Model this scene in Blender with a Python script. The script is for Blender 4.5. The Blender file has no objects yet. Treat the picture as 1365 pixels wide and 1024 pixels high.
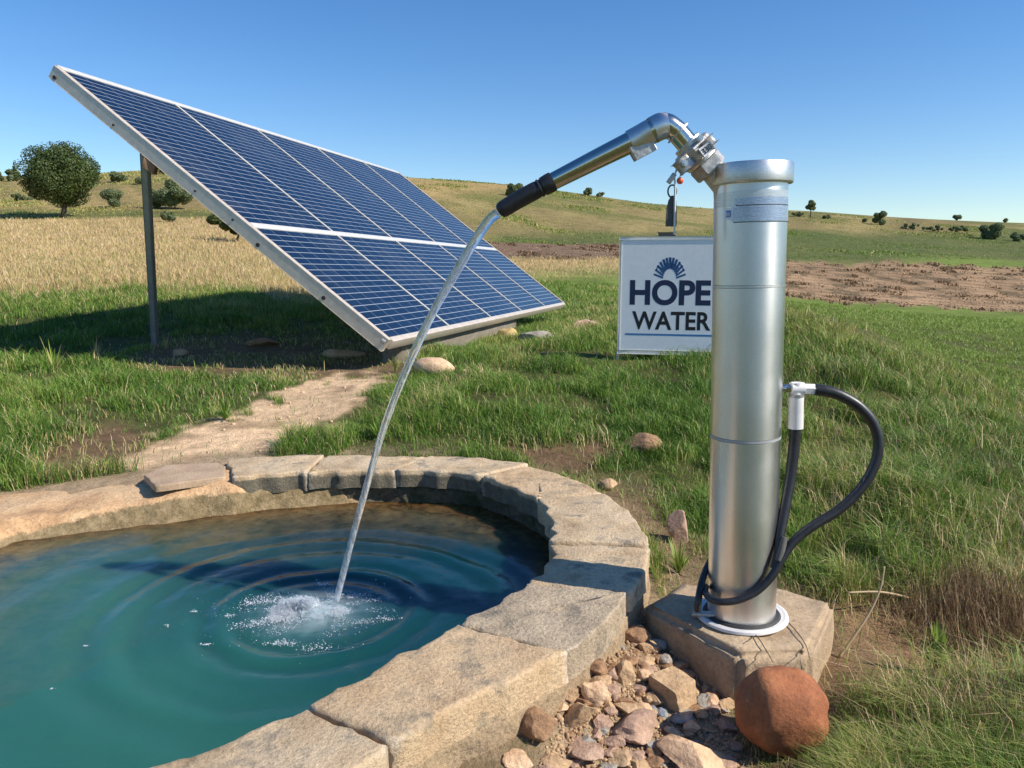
import bpy, bmesh, math, random
import numpy as np
from mathutils import Vector, Matrix, noise as mnoise
C = bpy.context.scene
COL = C.collection
rng = np.random.default_rng(7)
random.seed(7)
R = math.radians

# ------------------------------------------------------------------ camera
F, HOR, H = 1030.0, 350.0, 1.2            # focal length in photo pixels, horizon row, eye height above the pool rim
PITCH = math.atan((512 - HOR) / F)
cd = bpy.data.cameras.new('camera'); cam = bpy.data.objects.new('camera', cd); COL.objects.link(cam)
cam.location = (0, 0, H); cam.rotation_euler = (math.pi / 2 - PITCH, 0, 0)
cd.sensor_width = 36; cd.lens = 36 * F / 1365; cd.clip_start = .05; cd.clip_end = 3000
C.camera = cam
# ------------------------------------------------------------------ light
SUN_EL, SUN_AZ = 39.0, 109.0              # azimuth clockwise from +Y
w = bpy.data.worlds.new('World'); C.world = w; w.use_nodes = True
nt = w.node_tree; bg = nt.nodes['Background']
sky = nt.nodes.new('ShaderNodeTexSky'); sky.sky_type = 'NISHITA'; sky.sun_disc = False
sky.sun_elevation = R(SUN_EL); sky.sun_rotation = R(SUN_AZ); sky.air_density = 1.0; sky.dust_density = .25; sky.ozone_density = 3.0
sky.altitude = 300
hs = nt.nodes.new('ShaderNodeHueSaturation'); hs.inputs['Saturation'].default_value = 1.28; hs.inputs['Hue'].default_value = .506; nt.links.new(sky.outputs[0], hs.inputs['Color'])
nt.links.new(hs.outputs[0], bg.inputs[0]); bg.inputs[1].default_value = .120
sd = bpy.data.lights.new('sun', 'SUN'); sd.energy = 4.9; sd.angle = R(.5); sd.color = (1, .93, .82)
so = bpy.data.objects.new('sun', sd); COL.objects.link(so)
TOSUN = Vector((math.sin(R(SUN_AZ)) * math.cos(R(SUN_EL)), math.cos(R(SUN_AZ)) * math.cos(R(SUN_EL)), math.sin(R(SUN_EL))))
so.rotation_euler = TOSUN.to_track_quat('Z', 'Y').to_euler()
so.location = (6, -3, 8)
C.view_settings.view_transform = 'Standard'; C.view_settings.look = 'None'
C.view_settings.exposure = .38; C.view_settings.gamma = 1
C.cycles.max_bounces = 8; C.cycles.transparent_max_bounces = 12
C.cycles.use_denoising = True

# ------------------------------------------------------------------ pixel <-> place
CP, SP = math.cos(PITCH), math.sin(PITCH)
def ray(px, py):
    x = (px - 682.5) / F; y = -(py - 512) / F
    return Vector((x, CP + y * SP, -SP + y * CP))
def atY(px, py, Y):
    r = ray(px, py); return Vector((0, 0, H)) + r * (Y / r.y)
def atZ(px, py, z):
    r = ray(px, py); return Vector((0, 0, H)) + r * ((z - H) / r.z)
def proj_np(x, y, z):
    Z = np.maximum(y * CP - (z - H) * SP, .05); U = y * SP + (z - H) * CP
    return 682.5 + F * x / Z, 512 - F * U / Z
def zc(P): return P[1] * CP - (P[2] - H) * SP

# ------------------------------------------------------------------ numpy noise
def _h(ix, iy, s):
    n = (ix * 374761393 + iy * 668265263 + s * 1442695041) & 0xffffffff
    n = ((n ^ (n >> 13)) * 1274126177) & 0xffffffff
    return ((n ^ (n >> 16)) & 0xffff) / 65535.0
def vnoise(x, y, s=0):
    xi = np.floor(x).astype(np.int64); yi = np.floor(y).astype(np.int64); fx = x - xi; fy = y - yi
    fx = fx * fx * (3 - 2 * fx); fy = fy * fy * (3 - 2 * fy)
    return (_h(xi, yi, s) * (1 - fx) + _h(xi + 1, yi, s) * fx) * (1 - fy) + (_h(xi, yi + 1, s) * (1 - fx) + _h(xi + 1, yi + 1, s) * fx) * fy
def fbm(x, y, s=0, o=4):
    t = 0; a = .5
    for k in range(o): t = t + a * vnoise(x * 2 ** k, y * 2 ** k, s + k); a *= .5
    return t / (1 - .5 ** o)
def sstep(a, b, x):
    t = np.clip((x - a) / (b - a), 0, 1); return t * t * (3 - 2 * t)
def polymask(px, py, poly, soft):
    """soft inside mask of a polygon"""
    poly = np.array(poly, float); n = len(poly); d2 = np.full(px.shape, 1e12); ins = np.zeros(px.shape, bool)
    for i in range(n):
        ax, ay = poly[i]; bx, by = poly[(i + 1) % n]
        ex, ey = bx - ax, by - ay; t = np.clip(((px - ax) * ex + (py - ay) * ey) / (ex * ex + ey * ey + 1e-9), 0, 1)
        d2 = np.minimum(d2, (px - ax - t * ex) ** 2 + (py - ay - t * ey) ** 2)
        c = ((ay > py) != (by > py)) & (px < (bx - ax) * (py - ay) / (by - ay + 1e-12) + ax)
        ins ^= c
    sdist = np.where(ins, 1, -1) * np.sqrt(d2)
    return sstep(-soft, soft, sdist)

# ------------------------------------------------------------------ pool rim tables
PC = np.array([-1.05, 3.25])
def _rim(tab):
    o = []
    for px, py, z in tab:
        g = atZ(px, py, z); o.append((math.degrees(math.atan2(g.y - PC[1], g.x - PC[0])), math.hypot(g.x - PC[0], g.y - PC[1])))
    o.sort(); return np.array(o)
OUT = _rim([(420, 1055, 0), (525, 988, 0), (615, 937, 0), (755, 868, 0), (838, 787, 0), (866, 725, 0), (845, 690, 0), (803, 657, 0), (705, 620, 0), (640, 612, 0), (500, 608, 0), (305, 612, 0), (200, 628, -.02), (100, 644, -.06), (0, 658, -.09)])
INN = _rim([(185, 1030, 0), (420, 938, 0), (520, 882, 0), (600, 840, 0), (622, 822, 0), (705, 775, 0), (738, 722, 0), (735, 690, 0), (722, 668, 0), (640, 634, 0), (570, 628, 0), (500, 627, 0), (420, 628, 0), (305, 637, 0), (200, 652, -.02), (100, 672, -.06), (0, 693, -.09)])
def _ext(t, r):   # close the loop behind the frame
    return np.vstack([[(-195, t[-1, 1] if r is None else r)], [(-100, r)], t, [(200, r if r else t[-1, 1])], [(260, r)]])
OUT = np.vstack([[(-130, 2.5), (-100, 2.25)], OUT, [(200, 2.0), (230, 2.3), (260, 2.25)]]); INN = np.vstack([[(-130, 2.05), (-100, 1.88)], INN, [(200, 1.62), (230, 1.9), (260, 1.88)]])
def rout(a): return np.interp(((np.asarray(a) + 100) % 360) - 100, OUT[:, 0], OUT[:, 1])
def rin(a): return np.interp(((np.asarray(a) + 100) % 360) - 100, INN[:, 0], INN[:, 1])
WATER_Z = -.2

# ------------------------------------------------------------------ terrain height
TP = []      # (px, py, kind, value)
def zt(*a):
    for px, py, z in a: g = atZ(px, py, z); TP.append((g.x, g.y, g.z))
def yt(*a):
    for px, py, Y in a:
        for q in ([px] if 0 < px < 1365 else ([0, -380] if px == 0 else [1365, 1745])):
            g = atY(q, py, Y); TP.append((g.x, g.y, g.z))
zt((0, 648, -.11), (100, 636, -.08), (200, 622, -.05), (300, 607, -.03), (450, 604, -.03), (600, 605, -.03), (700, 614, -.04), (790, 650, -.1), (830, 690, -.17), (880, 740, -.22),
   (850, 805, -.20), (792, 888, -.15), (737, 932, -.16), (690, 975, -.175), (560, 1040, -.2), (900, 1000, -.30), (1000, 960, -.29), (760, 1020, -.27), (1150, 900, -.27), (1365, 1000, -.24), (1100, 1020, -.28), (1365, 1250, -.26), (900, 1250, -.3), (1700, 1000, -.2))
yt((1200, 780, 3.35), (1365, 800, 3.3), (1200, 610, 4.8), (1365, 660, 4.3), (1060, 620, 4.8), (900, 610, 4.9), (900, 515, 6.5), (823, 479, 8.0), (962, 478, 7.8),
   (1060, 456, 8.2), (1060, 424, 9.2), (1150, 464, 8.3), (1250, 528, 7.2), (1365, 578, 6.3), (960, 420, 12),
   (1060, 408, 25), (1150, 442, 16), (1250, 468, 12.5), (1365, 500, 10), (1200, 418, 28), (1365, 428, 28), (1200, 404, 42), (1060, 395, 42), (1365, 414, 42),
   (1060, 351, 65), (1200, 353, 65), (1365, 363, 62), (1060, 335, 80), (1365, 348, 80), (1060, 281, 170), (1200, 291, 170), (1365, 298, 170), (1060, 295, 260), (1365, 310, 260),
   (1060, 305, 120), (1365, 320, 120),
   (700, 560, 5.4), (600, 560, 5.4), (500, 560, 5.6), (400, 560, 5.7), (700, 505, 6.8), (600, 505, 7.1), (760, 455, 9.2), (700, 453, 11.5), (640, 465, 10.6), (690, 447, 12.6), (749, 430, 17),
   (560, 481, 8.5), (525, 490, 8.2), (700, 402, 24), (780, 402, 24), (750, 385, 30), (700, 345, 50), (800, 345, 50), (740, 325, 64), (740, 300, 90), (560, 238, 150), (680, 247, 150), (780, 259, 155), (900, 276, 160),
   (680, 270, 240), (900, 290, 250), (500, 345, 42),
   (400, 520, 6.9), (300, 545, 6.3), (100, 565, 5.8), (0, 565, 5.75), (0, 605, 4.9), (200, 585, 5.5), (100, 508, 7.7), (0, 498, 8.0), (207, 464, 10.6), (100, 458, 11), (0, 451, 11.5), (350, 448, 11.6),
   (0, 405, 15), (200, 402, 16), (400, 402, 17), (0, 345, 30), (250, 345, 30), (0, 296, 55), (250, 305, 52), (88, 289, 60), (330, 320, 46), (0, 270, 75), (250, 270, 75), (0, 236, 120), (150, 232, 125),
   (250, 224, 125), (400, 230, 135), (0, 255, 200), (250, 245, 200), (400, 255, 220))
_tp = np.array(TP)
def _k(d2): return np.where(d2 > 1e-12, d2 * np.log(d2 + 1e-12), 0) * .5
_ta = np.arctan2(_tp[:, 0], _tp[:, 1]); _tr = np.hypot(_tp[:, 0], _tp[:, 1])
_tx = np.c_[_ta * 2.0, np.log(_tr)]; _tw = _tp[:, 2] / (_tr + 3)
_n = len(_tx); _K = _k(((_tx[:, None] - _tx[None]) ** 2).sum(-1)) + np.eye(_n) * 2e-3
_P = np.c_[np.ones(_n), _tx]; _A = np.block([[_K, _P], [_P.T, np.zeros((3, 3))]])
_cf = np.linalg.solve(_A, np.r_[_tw, np.zeros(3)])
def tz(x, y, pool=True, chunk=20000):
    x = np.atleast_1d(np.asarray(x, float)); y = np.atleast_1d(np.asarray(y, float)); out = np.empty(x.shape)
    for i in range(0, len(x), chunk):
        X = x[i:i + chunk]; Y = y[i:i + chunk]; r = np.hypot(X, Y); a = np.arctan2(X, Y)
        back = sstep(.75, 1.4, np.abs(a)); ac = np.clip(a, -.75, .75); rc = np.clip(r, 1.9, 300)
        q = np.c_[ac * 2.0, np.log(rc)]
        wv = _k(((q[:, None] - _tx[None]) ** 2).sum(-1)) @ _cf[:_n] + _cf[_n] + q @ _cf[_n + 1:]
        z = wv * (rc + 3)
        z = z * (1 - back) + (-.28 + .03 * np.clip(r - 6, 0, 200)) * back
        amp = np.clip(r / 60, .02, 1.2)
        z = z + (fbm(X / (r * .12 + .25), Y / (r * .12 + .25), 3, 3) - .5) * amp * .35 * np.where(r > 30, .5, 1)
        px_, py_ = proj_np(X, Y, z); rq = np.hypot(X - PC[0], Y - PC[1])
        hm_ = sstep(3.0, 4.2, r) * sstep(14, 8, r) * sstep(1.95, 2.4, rq) * sstep(300, 420, px_ + (Y > 20) * 0) * (Y > 0)
        z = z + (fbm(X / .62, Y / .62, 13, 3) - .5) * (.12 + .15 * sstep(.6, 1.2, X / np.maximum(Y, .1) * 3)) * hm_
        z = z - .10 * np.exp(-(((X - 1.75) / .5) ** 2 + ((Y - 2.95) / .35) ** 2)) + .10 * np.exp(-(((X - 1.75) / .45) ** 2 + ((Y - 2.35) / .3) ** 2)) + .10 * np.exp(-(((X - 2.25) / .35) ** 2 + ((Y - 3.25) / .3) ** 2))
        if pool:
            dx = X - PC[0]; dy = Y - PC[1]; rp = np.hypot(dx, dy); an = np.degrees(np.arctan2(dy, dx))
            t = sstep(0, .14, rout(an) - .1 - rp)
            z = z * (1 - t) + np.minimum(z, -.85) * t
        out[i:i + chunk] = z
    return out
def hit(px, py):
    """first point of the terrain on the line of sight"""
    r = ray(px, py); Y = np.exp(np.linspace(math.log(1.9), math.log(280), 1500)); t = Y / r.y
    z = H + r.z * t; g = tz(r.x * t, Y, pool=False); i = int(np.argmax(z < g))
    if not (z < g).any(): i = len(Y) - 1
    return Vector((r.x * t[i], Y[i], g[i]))

# ------------------------------------------------------------------ object helpers
def tag(o, label=None, cat=None, group=None, kind=None):
    if label: o['label'] = label
    if cat: o['category'] = cat
    if group: o['group'] = group
    if kind: o['kind'] = kind
    return o
def empty(name, loc):
    o = bpy.data.objects.new(name, None); COL.objects.link(o); o.location = loc; o.empty_display_size = .1; return o
def base_of(p): return Vector(p.location) if p.parent is None else base_of(p.parent) + Vector(p.location)
def link(name, me, mat=None, parent=None, origin=None, smooth=True, sharp=35):
    """mesh given in world coordinates -> one object, origin moved to its parent or to `origin`"""
    o = bpy.data.objects.new(name, me); COL.objects.link(o)
    off = base_of(parent) if parent else Vector(origin or (0, 0, 0))
    if off.length: me.transform(Matrix.Translation(-off))
    if parent: o.parent = parent
    else: o.location = off
    if mat:
        for m in (mat if isinstance(mat, (list, tuple)) else [mat]): me.materials.append(m)
    if smooth:
        me.polygons.foreach_set('use_smooth', np.ones(len(me.polygons), bool))
        if sharp: me.set_sharp_from_angle(angle=R(sharp))
    me.update(); return o
def mesh_np(name, V, *Fs):
    """V (n,3), Fs arrays of equal-length faces"""
    me = bpy.data.meshes.new(name); V = np.asarray(V, np.float32)
    me.vertices.add(len(V)); me.vertices.foreach_set('co', V.ravel())
    L = np.concatenate([f.ravel() for f in Fs]).astype(np.int32); tot = np.concatenate([np.full(len(f), f.shape[1]) for f in Fs])
    st = np.r_[0, np.cumsum(tot)[:-1]].astype(np.int32)
    me.loops.add(len(L)); me.loops.foreach_set('vertex_index', L)
    me.polygons.add(len(st)); me.polygons.foreach_set('loop_start', st)
    me.update(calc_edges=True); me.validate(); return me
def grid_faces(nu, nv, wrap_u=False):
    i = np.arange(nu if wrap_u else nu - 1); j = np.arange(nv - 1); I, J = np.meshgrid(i, j, indexing='ij'); I2 = (I + 1) % nu
    return np.stack([I * nv + J, I2 * nv + J, I2 * nv + J + 1, I * nv + J + 1], -1).reshape(-1, 4)
class MB:
    def __init__(s): s.v = []; s.f = []; s.m = []
    def add(s, v, f, m=0):
        n = len(s.v); s.v += [tuple(p) for p in v]; s.f += [tuple(i + n for i in q) for q in f]; s.m += [m] * len(f); return s
    def tube(s, pts, rad, n=16, cap=True, m=0):
        pts = [Vector(p) for p in pts]; rad = rad if hasattr(rad, '__len__') else [rad] * len(pts); V = []; up = None
        for i, p in enumerate(pts):
            t = (pts[min(i + 1, len(pts) - 1)] - pts[max(i - 1, 0)]).normalized()
            if up is None: up = t.orthogonal().normalized()
            up = (up - t * up.dot(t)).normalized(); b = t.cross(up)
            V += [p + (up * math.cos(2 * math.pi * k / n) + b * math.sin(2 * math.pi * k / n)) * rad[i] for k in range(n)]
        Fc = [(i * n + k, i * n + (k + 1) % n, (i + 1) * n + (k + 1) % n, (i + 1) * n + k) for i in range(len(pts) - 1) for k in range(n)]
        if cap: Fc += [tuple(range(n - 1, -1, -1)), tuple((len(pts) - 1) * n + k for k in range(n))]
        return s.add(V, Fc, m)
    def lathe(s, O, ax, prof, n=64, a0=0, a1=2 * math.pi, m=0, ref=None):
        """prof: (distance along axis, radius)"""
        ax = Vector(ax).normalized(); x = Vector(ref or (0, -1, 0)); x = (x - ax * x.dot(ax)).normalized(); y = ax.cross(x); full = abs(a1 - a0 - 2 * math.pi) < 1e-6
        nn = n if full else n + 1; V = []
        for h, r in prof:
            V += [Vector(O) + ax * h + (x * math.cos(a0 + (a1 - a0) * k / n) + y * math.sin(a0 + (a1 - a0) * k / n)) * r for k in range(nn)]
        Fc = [(i * nn + k, i * nn + (k + 1) % nn, (i + 1) * nn + (k + 1) % nn, (i + 1) * nn + k) for i in range(len(prof) - 1) for k in range(n)]
        return s.add(V, Fc, m)
    def box(s, O, ux, uy, uz, bev=.0, m=0):
        """centre O, half-axis vectors"""
        bm = bmesh.new(); bmesh.ops.create_cube(bm, size=2); ux, uy, uz = Vector(ux), Vector(uy), Vector(uz)
        for v in bm.verts: v.co = Vector(O) + ux * v.co.x + uy * v.co.y + uz * v.co.z
        if bev: bmesh.ops.bevel(bm, geom=bm.edges[:], offset=bev, segments=2, affect='EDGES', profile=.6)
        bmesh.ops.recalc_face_normals(bm, faces=bm.faces[:])
        bm.verts.index_update(); s.add([v.co for v in bm.verts], [[v.index for v in f.verts] for f in bm.faces], m); bm.free(); return s
    def prism(s, poly, dirv, m=0):
        n = len(poly); a = [Vector(p) for p in poly]; b = [p + Vector(dirv) for p in a]
        return s.add(a + b, [tuple(range(n - 1, -1, -1)), tuple(range(n, 2 * n))] + [(i, (i + 1) % n, n + (i + 1) % n, n + i) for i in range(n)], m)
    def build(s, name, mat, parent=None, origin=None, smooth=True, sharp=35):
        me = bpy.data.meshes.new(name); me.from_pydata(s.v, [], s.f); me.polygons.foreach_set('material_index', s.m)
        bm = bmesh.new(); bm.from_mesh(me); bmesh.ops.recalc_face_normals(bm, faces=bm.faces[:]); bm.to_mesh(me); bm.free()
        return link(name, me, mat, parent, origin, smooth, sharp)
def spline(pts, n=8):
    """Catmull-Rom through points (any dimension)"""
    P = [np.array(p, float) for p in pts]; P = [2 * P[0] - P[1]] + P + [2 * P[-1] - P[-2]]; o = []
    for i in range(1, len(P) - 2):
        for k in range(n):
            t = k / n; a, b, c, d = P[i - 1:i + 3]
            o.append(.5 * (2 * b + (c - a) * t + (2 * a - 5 * b + 4 * c - d) * t * t + (3 * b - a - 3 * c + d) * t ** 3))
    o.append(P[-2]); return o

# ------------------------------------------------------------------ materials
def lin(r, g, b):
    f = lambda c: c / 12.92 if c <= .04045 else ((c + .055) / 1.055) ** 2.4
    return (f(r / 255), f(g / 255), f(b / 255), 1)
class NT:
    def __init__(s, name):
        s.m = bpy.data.materials.new(name); s.m.use_nodes = True; s.t = s.m.node_tree; s.b = s.t.nodes['Principled BSDF']; s.out = s.t.nodes['Material Output']
    def n(s, typ, **k):
        nd = s.t.nodes.new(typ)
        for a, v in k.items():
            if a.startswith('i_'): nd.inputs[a[2:].replace('_', ' ')].default_value = v
            else: setattr(nd, a, v)
        return nd
    def l(s, a, b): s.t.links.new(a, b)
    def coord(s, scale=(1, 1, 1), kind='Object'):
        tc = s.n('ShaderNodeTexCoord'); mp = s.n('ShaderNodeMapping'); mp.inputs['Scale'].default_value = scale; s.l(tc.outputs[kind], mp.inputs[0]); return mp.outputs[0]
    def noise(s, vec, scale, detail=6, rough=.6):
        nd = s.n('ShaderNodeTexNoise'); nd.inputs['Scale'].default_value = scale; nd.inputs['Detail'].default_value = detail; nd.inputs['Roughness'].default_value = rough; s.l(vec, nd.inputs['Vector']); return nd.outputs['Fac']
    def ramp(s, fac, stops):
        r = s.n('ShaderNodeValToRGB'); e = r.color_ramp.elements
        while len(e) < len(stops): e.new(.5)
        for x, (p, c) in zip(e, stops): x.position = p; x.color = c if len(c) == 4 else (*c, 1)
        s.l(fac, r.inputs[0]); return r.outputs[0]
    def mix(s, fac, a, b, mode='MIX'):
        nd = s.n('ShaderNodeMix', data_type='RGBA', blend_type=mode)
        for i, v in ((0, fac), (6, a), (7, b)):
            if hasattr(v, 'links'): s.l(v, nd.inputs[i])
            else: nd.inputs[i].default_value = v
        return nd.outputs[2]
    def bump(s, h, dist, strength=1.0):
        nd = s.n('ShaderNodeBump'); nd.inputs['Distance'].default_value = dist; nd.inputs['Strength'].default_value = strength; s.l(h, nd.inputs['Height']); s.l(nd.outputs[0], s.b.inputs['Normal']); return nd
    def set(s, **k):
        for a, v in k.items(): s.b.inputs[a.replace('_', ' ')].default_value = v
        return s
def mottled(name, cols, scale=6, rough=.85, bd=.006, fine=60, speck=.35, metallic=0, patch=None, wear=None, moss=None):
    """stone-like: broad colour patches, fine speckle, bump"""
    k = NT(name); v = k.coord(); n1 = k.noise(v, scale, 5, .62); n2 = k.noise(v, fine, 6, .7)
    c = k.ramp(n1, [(.28 + .44 * i / (len(cols) - 1), q) for i, q in enumerate(cols)])
    g = k.ramp(n2, [(.3, (1 - speck,) * 3), (.5, (1, 1, 1)), (.72, (1 + speck * .6,) * 3)])
    c = k.mix(1.0, c, g, 'MULTIPLY')
    if patch:
        pc, ps, p0, p1 = patch; n3 = k.noise(v, ps, 5, .7); f = k.ramp(n3, [(p0, (0, 0, 0)), (p1, (1, 1, 1))]); c = k.mix(f, c, pc)
    if moss:
        am = k.n('ShaderNodeAttribute', attribute_name='moss'); mp_ = k.n('ShaderNodeMath', operation='MULTIPLY_ADD'); k.l(k.noise(v, 26, 6, .75), mp_.inputs[0]); mp_.inputs[1].default_value = 1.6; mq = k.n('ShaderNodeMath', operation='MULTIPLY_ADD'); k.l(am.outputs['Fac'], mq.inputs[0]); mq.inputs[1].default_value = 1.5; mq.inputs[2].default_value = -1.25; k.l(mq.outputs[0], mp_.inputs[2])
        mc = k.ramp(k.noise(v, 15, 8, .8), [(.3, moss[0]), (.5, moss[1]), (.7, moss[2])]); c = k.mix(k.ramp(mp_.outputs[0], [(.34, (0, 0, 0)), (.74, (1, 1, 1))]), c, mc)
    if wear:
        ge = k.n('ShaderNodeNewGeometry'); ad = k.n('ShaderNodeMath', operation='MULTIPLY_ADD'); k.l(n2, ad.inputs[0]); ad.inputs[1].default_value = .10; k.l(ge.outputs['Pointiness'], ad.inputs[2])
        c = k.mix(k.ramp(ad.outputs[0], [(.590, (0, 0, 0)), (.65, (.6,) * 3)]), c, wear)
    k.l(c, k.b.inputs['Base Color']); k.set(Roughness=rough, Metallic=metallic)
    mx = k.n('ShaderNodeMath', operation='MULTIPLY_ADD'); k.l(n1, mx.inputs[0]); mx.inputs[1].default_value = 1.5; k.l(n2, mx.inputs[2])
    k.bump(mx.outputs[0], bd); return k.m
def plain(name, c, rough=.5, metallic=0, nscale=30, var=.15, bd=0, stretch=(1, 1, 1), rvar=.1, **kw):
    k = NT(name); v = k.coord(stretch); n1 = k.noise(v, nscale, 5, .6)
    c = c if len(c) == 4 else (*c, 1)
    cc = k.ramp(n1, [(.25, tuple(x * (1 - var) for x in c[:3])), (.75, tuple(min(1, x * (1 + var)) for x in c[:3]))])
    k.l(cc, k.b.inputs['Base Color']); k.set(Metallic=metallic)
    rr = k.n('ShaderNodeMapRange'); k.l(n1, rr.inputs[0]); rr.inputs[3].default_value = max(.02, rough - rvar); rr.inputs[4].default_value = rough + rvar; k.l(rr.outputs[0], k.b.inputs['Roughness'])
    if bd: k.bump(n1, bd)
    k.set(**kw); return k.m
def steel(name, c, rough, aniso=.0, speck=.06):
    k = NT(name); v = k.coord((1, 1, 1)); vs = k.coord((40, 40, 1.5)); vr = k.coord((2, 2, 160))
    n1 = k.noise(v, 4, 4); n2 = k.noise(v, 300, 3, .8); n3 = k.noise(vr, 1.0, 4, .8)
    cc = k.ramp(n1, [(.3, tuple(x * .86 for x in c)), (.7, c)])
    cc = k.mix(1.0, cc, k.ramp(n2, [(.3, (1 - speck * 2,) * 3), (.7, (1 + speck,) * 3)]), 'MULTIPLY')
    k.l(cc, k.b.inputs['Base Color']); k.set(Metallic=1.0)
    a = k.n('ShaderNodeMath', operation='MULTIPLY_ADD'); k.l(n1, a.inputs[0]); a.inputs[1].default_value = .16; a.inputs[2].default_value = rough - .08; k.l(a.outputs[0], k.b.inputs['Roughness'])
    if aniso:
        k.set(Anisotropic=aniso); t = k.n('ShaderNodeTangent', direction_type='RADIAL', axis='Z'); k.l(t.outputs[0], k.b.inputs['Tangent']); k.b.inputs['Anisotropic Rotation'].default_value = .25
    s2 = k.n('ShaderNodeMath', operation='ADD'); k.l(n2, s2.inputs[0]); k.l(n3, s2.inputs[1]); k.bump(s2.outputs[0], .00025, .6); return k.m
S = lambda *c: lin(*c)[:3]
MT = {}
MT['steel'] = steel('brushed steel', (.84, .82, .775), .33, .62)
MT['steel_pol'] = steel('polished steel', (.66, .63, .56), .17)
MT['galv'] = steel('galvanised', (.80, .79, .76), .40, .3, .16)
MT['cast'] = plain('cast fitting', (.50, .47, .43), .48, .85, 60, .35, .002)
MT['dark'] = plain('dark gap', (.03, .03, .03), .7)
MT['rubber'] = plain('black rubber', (.018, .018, .02), .42, 0, 60, .3, .0004)
MT['white'] = plain('white paint', (.82, .82, .82), .35, 0, 20, .05)
MT['whitepl'] = plain('white plastic', (.68, .66, .64), .4, 0, 12, .12)
MT['alu'] = plain('weathered aluminium', (.66, .57, .47), .45, .35, 14, .16, .001)
MT['alu_edge'] = plain('mill aluminium', (.70, .68, .63), .4, .3, 14, .1)
MT['post'] = plain('grey post', (.42, .43, .44), .5, .3, 10, .2)
MT['tape'] = plain('silver tape', (.50, .54, .62), .25, .8, 25, .25, .0006, (1, 1, 30))
MT['tape2'] = plain('clear tape', (.62, .62, .60), .3, .7, 20, .12, .0004, (1, 1, 30))
MT['blue'] = plain('sticker blue', (.02, .17, .5), .4)
MT['navy'] = plain('navy letters', (.006, .018, .065), .45)
MT['black'] = plain('black letters', (.008, .006, .010), .45)
MT['midblue'] = plain('blue rule', (.05, .2, .42), .45)
MT['emblem'] = plain('emblem blue', (.02, .085, .22), .45)
MT['orange'] = plain('orange bead', (.75, .13, .06), .4)
MT['strap'] = plain('grey webbing', (.10, .095, .085), .85, 0, 200, .4, .0008)
MT['bolt'] = plain('rusty bolt', (.06, .045, .04), .6, .4, 120, .5, .001)
WEAR = (.66, .60, .50, 1)
MT['coping'] = mottled('coping stone', [S(156, 132, 102), S(190, 165, 131), S(206, 183, 150), S(174, 155, 130)], 4.5, .92, .010, 75, .34, 0, ((.20, .17, .13, 1), 9, .54, .70), WEAR, [(.07, .06, .04), (.15, .13, .09), (.22, .19, .13)])
MT['coping2'] = mottled('coping stone warm', [S(162, 132, 98), S(194, 164, 127), S(204, 176, 139), S(166, 146, 119)], 5.5, .92, .010, 75, .36, 0, ((.21, .175, .13, 1), 7, .54, .70), WEAR, [(.07, .06, .04), (.15, .13, .09), (.22, .19, .13)])
MT['coping3'] = mottled('coping stone grey', [S(146, 130, 108), S(178, 159, 133), S(194, 175, 147)], 5, .92, .010, 80, .36, 0, ((.18, .155, .12, 1), 8, .54, .70), WEAR, [(.07, .06, .04), (.15, .13, .09), (.22, .19, .13)])
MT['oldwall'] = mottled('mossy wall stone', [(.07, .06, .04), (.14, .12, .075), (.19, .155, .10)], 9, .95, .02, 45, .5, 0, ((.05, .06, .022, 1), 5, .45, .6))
MT['outwall'] = mottled('outer wall stone', [S(140, 118, 92), S(170, 146, 114), S(160, 138, 112)], 8, .95, .012, 60, .45)
MT['bank'] = mottled('earthen rim', [S(168, 132, 96), S(205, 165, 122), S(216, 182, 140), S(190, 156, 122)], 3.5, .95, .015, 50, .32, 0, ((.42, .28, .08, 1), 3.1, .60, .72), None, [(.09, .065, .028), (.24, .175, .085), (.44, .33, .19)])
MT['inface'] = mottled('dark mossy stone face', [(.10, .085, .06), (.17, .145, .10), (.24, .20, .14)], 7, .95, .012, 55, .45, 0, ((.07, .075, .03, 1), 6, .5, .64))
MT['bankmoss'] = mottled('mossy earth', [(.10, .075, .035), (.22, .16, .08), (.40, .29, .16)], 9, .95, .02, 40, .5, 0, ((.09, .09, .03, 1), 7, .5, .65))
MT['flag'] = mottled('flagstone', [S(150, 128, 104), S(176, 150, 122), S(188, 164, 136)], 5, .9, .005, 70, .28)
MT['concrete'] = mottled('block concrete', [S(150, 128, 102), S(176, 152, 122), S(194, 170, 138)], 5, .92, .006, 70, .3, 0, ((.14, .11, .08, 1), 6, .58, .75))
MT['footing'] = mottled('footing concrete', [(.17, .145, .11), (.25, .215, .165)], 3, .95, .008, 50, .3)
MT['r_cream'] = mottled('cream rock', [S(178, 140, 108), S(214, 178, 142), S(226, 196, 162)], 6, .9, .008, 50, .25)
MT['r_red'] = mottled('red rock', [S(118, 70, 42), S(150, 90, 54), S(168, 110, 70)], 9, .8, .004, 80, .3, 0, ((.5, .42, .36, 1), 5, .70, .78))
MT['r_tan'] = mottled('tan rock', [S(154, 124, 92), S(186, 154, 118), S(200, 172, 136)], 7, .92, .009, 60, .35)
MT['r_pink'] = mottled('pink grey rock', [S(146, 116, 98), S(176, 144, 122), S(196, 164, 140)], 7, .92, .009, 60, .32)
MT['r_grey'] = mottled('grey stone', [S(120, 112, 102), S(158, 150, 138), S(178, 168, 154)], 8, .9, .007, 60, .35)
MT['r_blue'] = mottled('blue grey pebble', [S(112, 118, 124), S(146, 152, 156)], 8, .8, .004, 60, .25)
MT['r_brown'] = mottled('brown rock', [S(126, 94, 68), S(158, 122, 90), S(178, 142, 108)], 7, .93, .012, 50, .4)
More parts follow.
